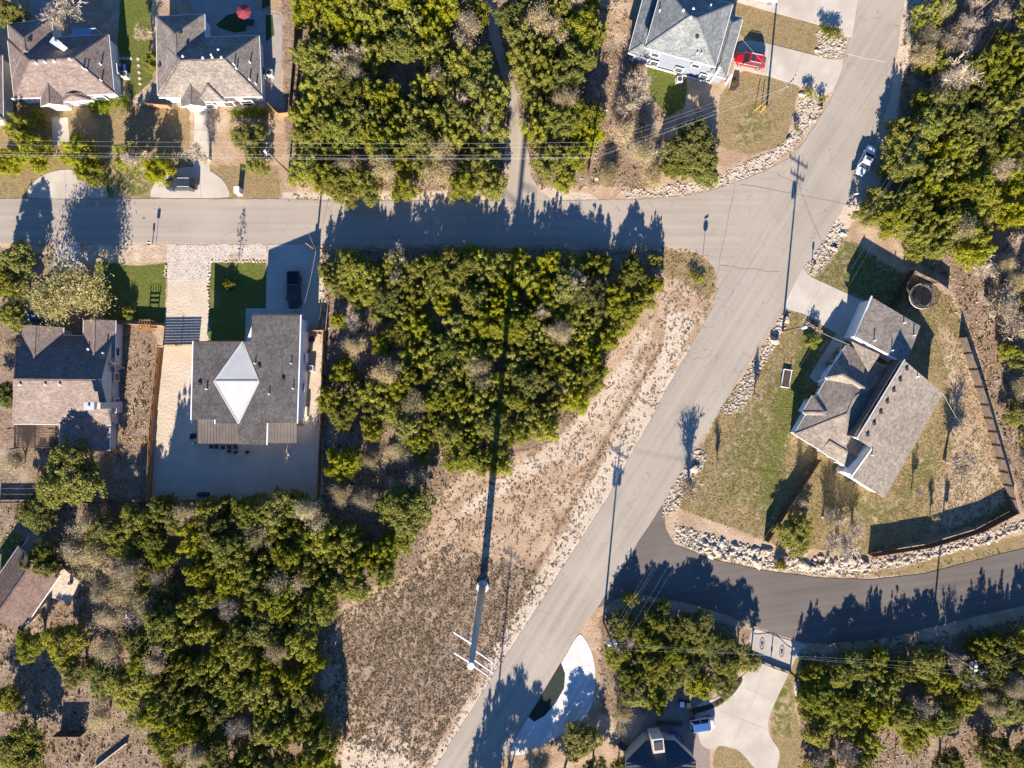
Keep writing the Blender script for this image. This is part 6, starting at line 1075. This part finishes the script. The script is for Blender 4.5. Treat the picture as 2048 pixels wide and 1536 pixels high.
# ---------------------------------------------------------------- low ground cover
def tufts(name, label, cat, polys, dens, hr, wr, m, seed, blades=5, avoid=()):
    rs = np.random.RandomState(seed); rr = random.Random(seed); V = []; 
    for poly, k in polys: V += pts_in(poly, int(area(poly) * S * S * dens * k * 1.6), rr, avoid)
    V = [(x, y) for x, y in V if rr.random() < .55 + .3 * math.sin(x * .052 + 2 * math.sin(y * .031)) * math.sin(y * .047 + 2 * math.sin(x * .027)) + .25 * math.sin(x * .19 + y * .11) + .12]
    n = len(V); base = np.array([(P(x, y).x, P(x, y).y, 0.0) for x, y in V]); vs = []; fs = []
    ang = rs.uniform(0, 6.28, (n, blades)); hh = rs.uniform(*hr, (n, blades)); ww = rs.uniform(*wr, (n, blades))
    a = np.stack([np.cos(ang), np.sin(ang)], -1); b = np.stack([-np.sin(ang), np.cos(ang)], -1); v = np.zeros((n, blades, 3, 3))
    off = rs.normal(size=(n, blades, 2)) * ww[..., None] * .55; base2 = base[:, None, :2] + off; v[:, :, 0, :2] = base2 + a * ww[..., None] * .5; v[:, :, 1, :2] = base2 - a * ww[..., None] * .5; v[:, :, 2, :2] = base2 + b * (ww * rs.uniform(.2, 1.2, ww.shape))[..., None]; v[:, :, 2, 2] = hh; v[:, :, :2, 2] = .0
    me = bpy.data.meshes.new(name); N_ = n * blades; me.vertices.add(N_ * 3); me.loops.add(N_ * 3); me.polygons.add(N_); me.vertices.foreach_set('co', v.astype(np.float32).ravel()); me.loops.foreach_set('vertex_index', np.arange(N_ * 3, dtype=np.int32)); me.polygons.foreach_set('loop_start', np.arange(0, N_ * 3, 3, dtype=np.int32)); me.polygons.foreach_set('loop_total', np.full(N_, 3, np.int32)); me.materials.append(m); me.update()
    o = bpy.data.objects.new(name, me); C.objects.link(o); tag(o, label, cat, kind='stuff')
DARKF = [(640, 1300), (700, 1210), (860, 1110), (900, 1010), (960, 960), (1090, 930), (1160, 830), (1260, 720), (1310, 560), (1400, 540), (1420, 590), (1300, 790), (1090, 1170), (850, 1540), (650, 1540)]
SOUTHF = [(650, 1250), (720, 1200), (900, 1090), (1090, 1150), (960, 1360), (850, 1530), (680, 1480)]
av = [ROAD1, ROAD2, ROAD3]
tufts('weeds', 'dark dry weeds scattered over the open field', 'weeds', [(DARKF, .55), (SOUTHF, 2.4)], 1.25, (.03, .16), (.10, .24), M['weed'], 1, 7, av)
tufts('dry_grass', 'straw-coloured dry grass over the open field', 'grass', [(FIELD, .8), (SOUTHF, 2.4)], 2.2, (.02, .12), (.10, .26), M['straw'], 2, 6, av)
tufts('lawn_grass', 'patchy green and tan grass on the white house lot', 'grass', [(LAWN_F, 1.0)], 5.5, (.02, .07), (.10, .26), M['blade'], 3, 4, av + [[(1586, 870), (1700, 665), (1745, 590), (1890, 785), (1770, 996)], [(1604, 538), (1735, 606), (1715, 690), (1670, 666), (1612, 629), (1572, 613)]])
tufts('leaf_litter', 'fallen leaves and dry stalks under the trees', 'leaf litter', [([(640, 500), (1320, 500), (1250, 650), (1160, 830), (930, 930), (840, 1130), (690, 1200), (640, 1300)], 1), ([(585, 0), (1290, 0), (1290, 380), (590, 380)], 1), ([(0, 1010), (340, 1010), (340, 1536), (0, 1536)], 1), ([(1810, 0), (2048, 0), (2048, 1020), (1940, 680), (1780, 470)], 1.2), ([(1600, 1300), (2048, 1230), (2048, 1536), (1600, 1536)], 1), ([(225, 650), (320, 700), (300, 1000), (210, 900)], 1), ([(1190, 1240), (1500, 1270), (1420, 1390), (1200, 1440)], 1)], 2.4, (.03, .2), (.08, .26), M['straw'], 4, 4, av + [TRAIL, [(1500, 0), (1800, 0), (1750, 400), (1600, 400)], [(1250, 0), (1500, 0), (1460, 170), (1290, 130)], [(0, 1100), (160, 1160), (130, 1210), (40, 1265), (0, 1240)]])

LITTER = [([(640, 500), (1320, 500), (1250, 650), (1160, 830), (930, 930), (840, 1130), (690, 1200), (640, 1300)], 1), ([(585, 0), (1290, 0), (1290, 380), (590, 380)], 1), ([(0, 1010), (340, 1010), (340, 1536), (0, 1536)], 1), ([(1810, 0), (2048, 0), (2048, 1020), (1940, 680), (1780, 470)], 1.2), ([(1600, 1300), (2048, 1230), (2048, 1536), (1600, 1536)], 1), ([(225, 650), (320, 700), (300, 1000), (210, 900)], 1)]
tufts('undergrowth', 'dark low undergrowth scattered between the trees', 'undergrowth', LITTER, .45, (.06, .3), (.12, .34), M['weed'], 6, 7, av + [TRAIL, [(1500, 0), (1800, 0), (1750, 400), (1600, 400)], [(1250, 0), (1500, 0), (1460, 170), (1290, 130)], [(0, 1100), (160, 1160), (130, 1210), (40, 1265), (0, 1240)]])
mb = MB(); rr = random.Random(77)
for poly, k in LITTER:
    for x, y in pts_in(poly, int(area(poly) * S * S * .22), rr, av + [TRAIL]): r = rr.uniform(.05, .2); p = P(x, y); mb.ball((p.x, p.y, r * .2), (r, r * .8, r * .5), rr.random(), 5, 3, .3)
tag(mb.build('scattered_stones', M['pebble']), 'small pale stones scattered on the ground between the trees', 'stones', kind='stuff')

tufts('verge_grass', 'dry grass growing between the rubble stones along the roads', 'grass', [(q[0], 1) for q in beds[:7]] + [([(560, 386), (1000, 386), (1000, 402), (560, 402)], .8), ([(1320, 492), (1390, 503), (1430, 540), (1437, 590), (1300, 520)], 1), ([(1350, 1085), (1520, 1132), (1750, 1148), (2048, 1085), (2048, 1100), (1750, 1160), (1430, 1122)], 1)], 2.2, (.03, .16), (.08, .24), M['blade'], 8, 6)
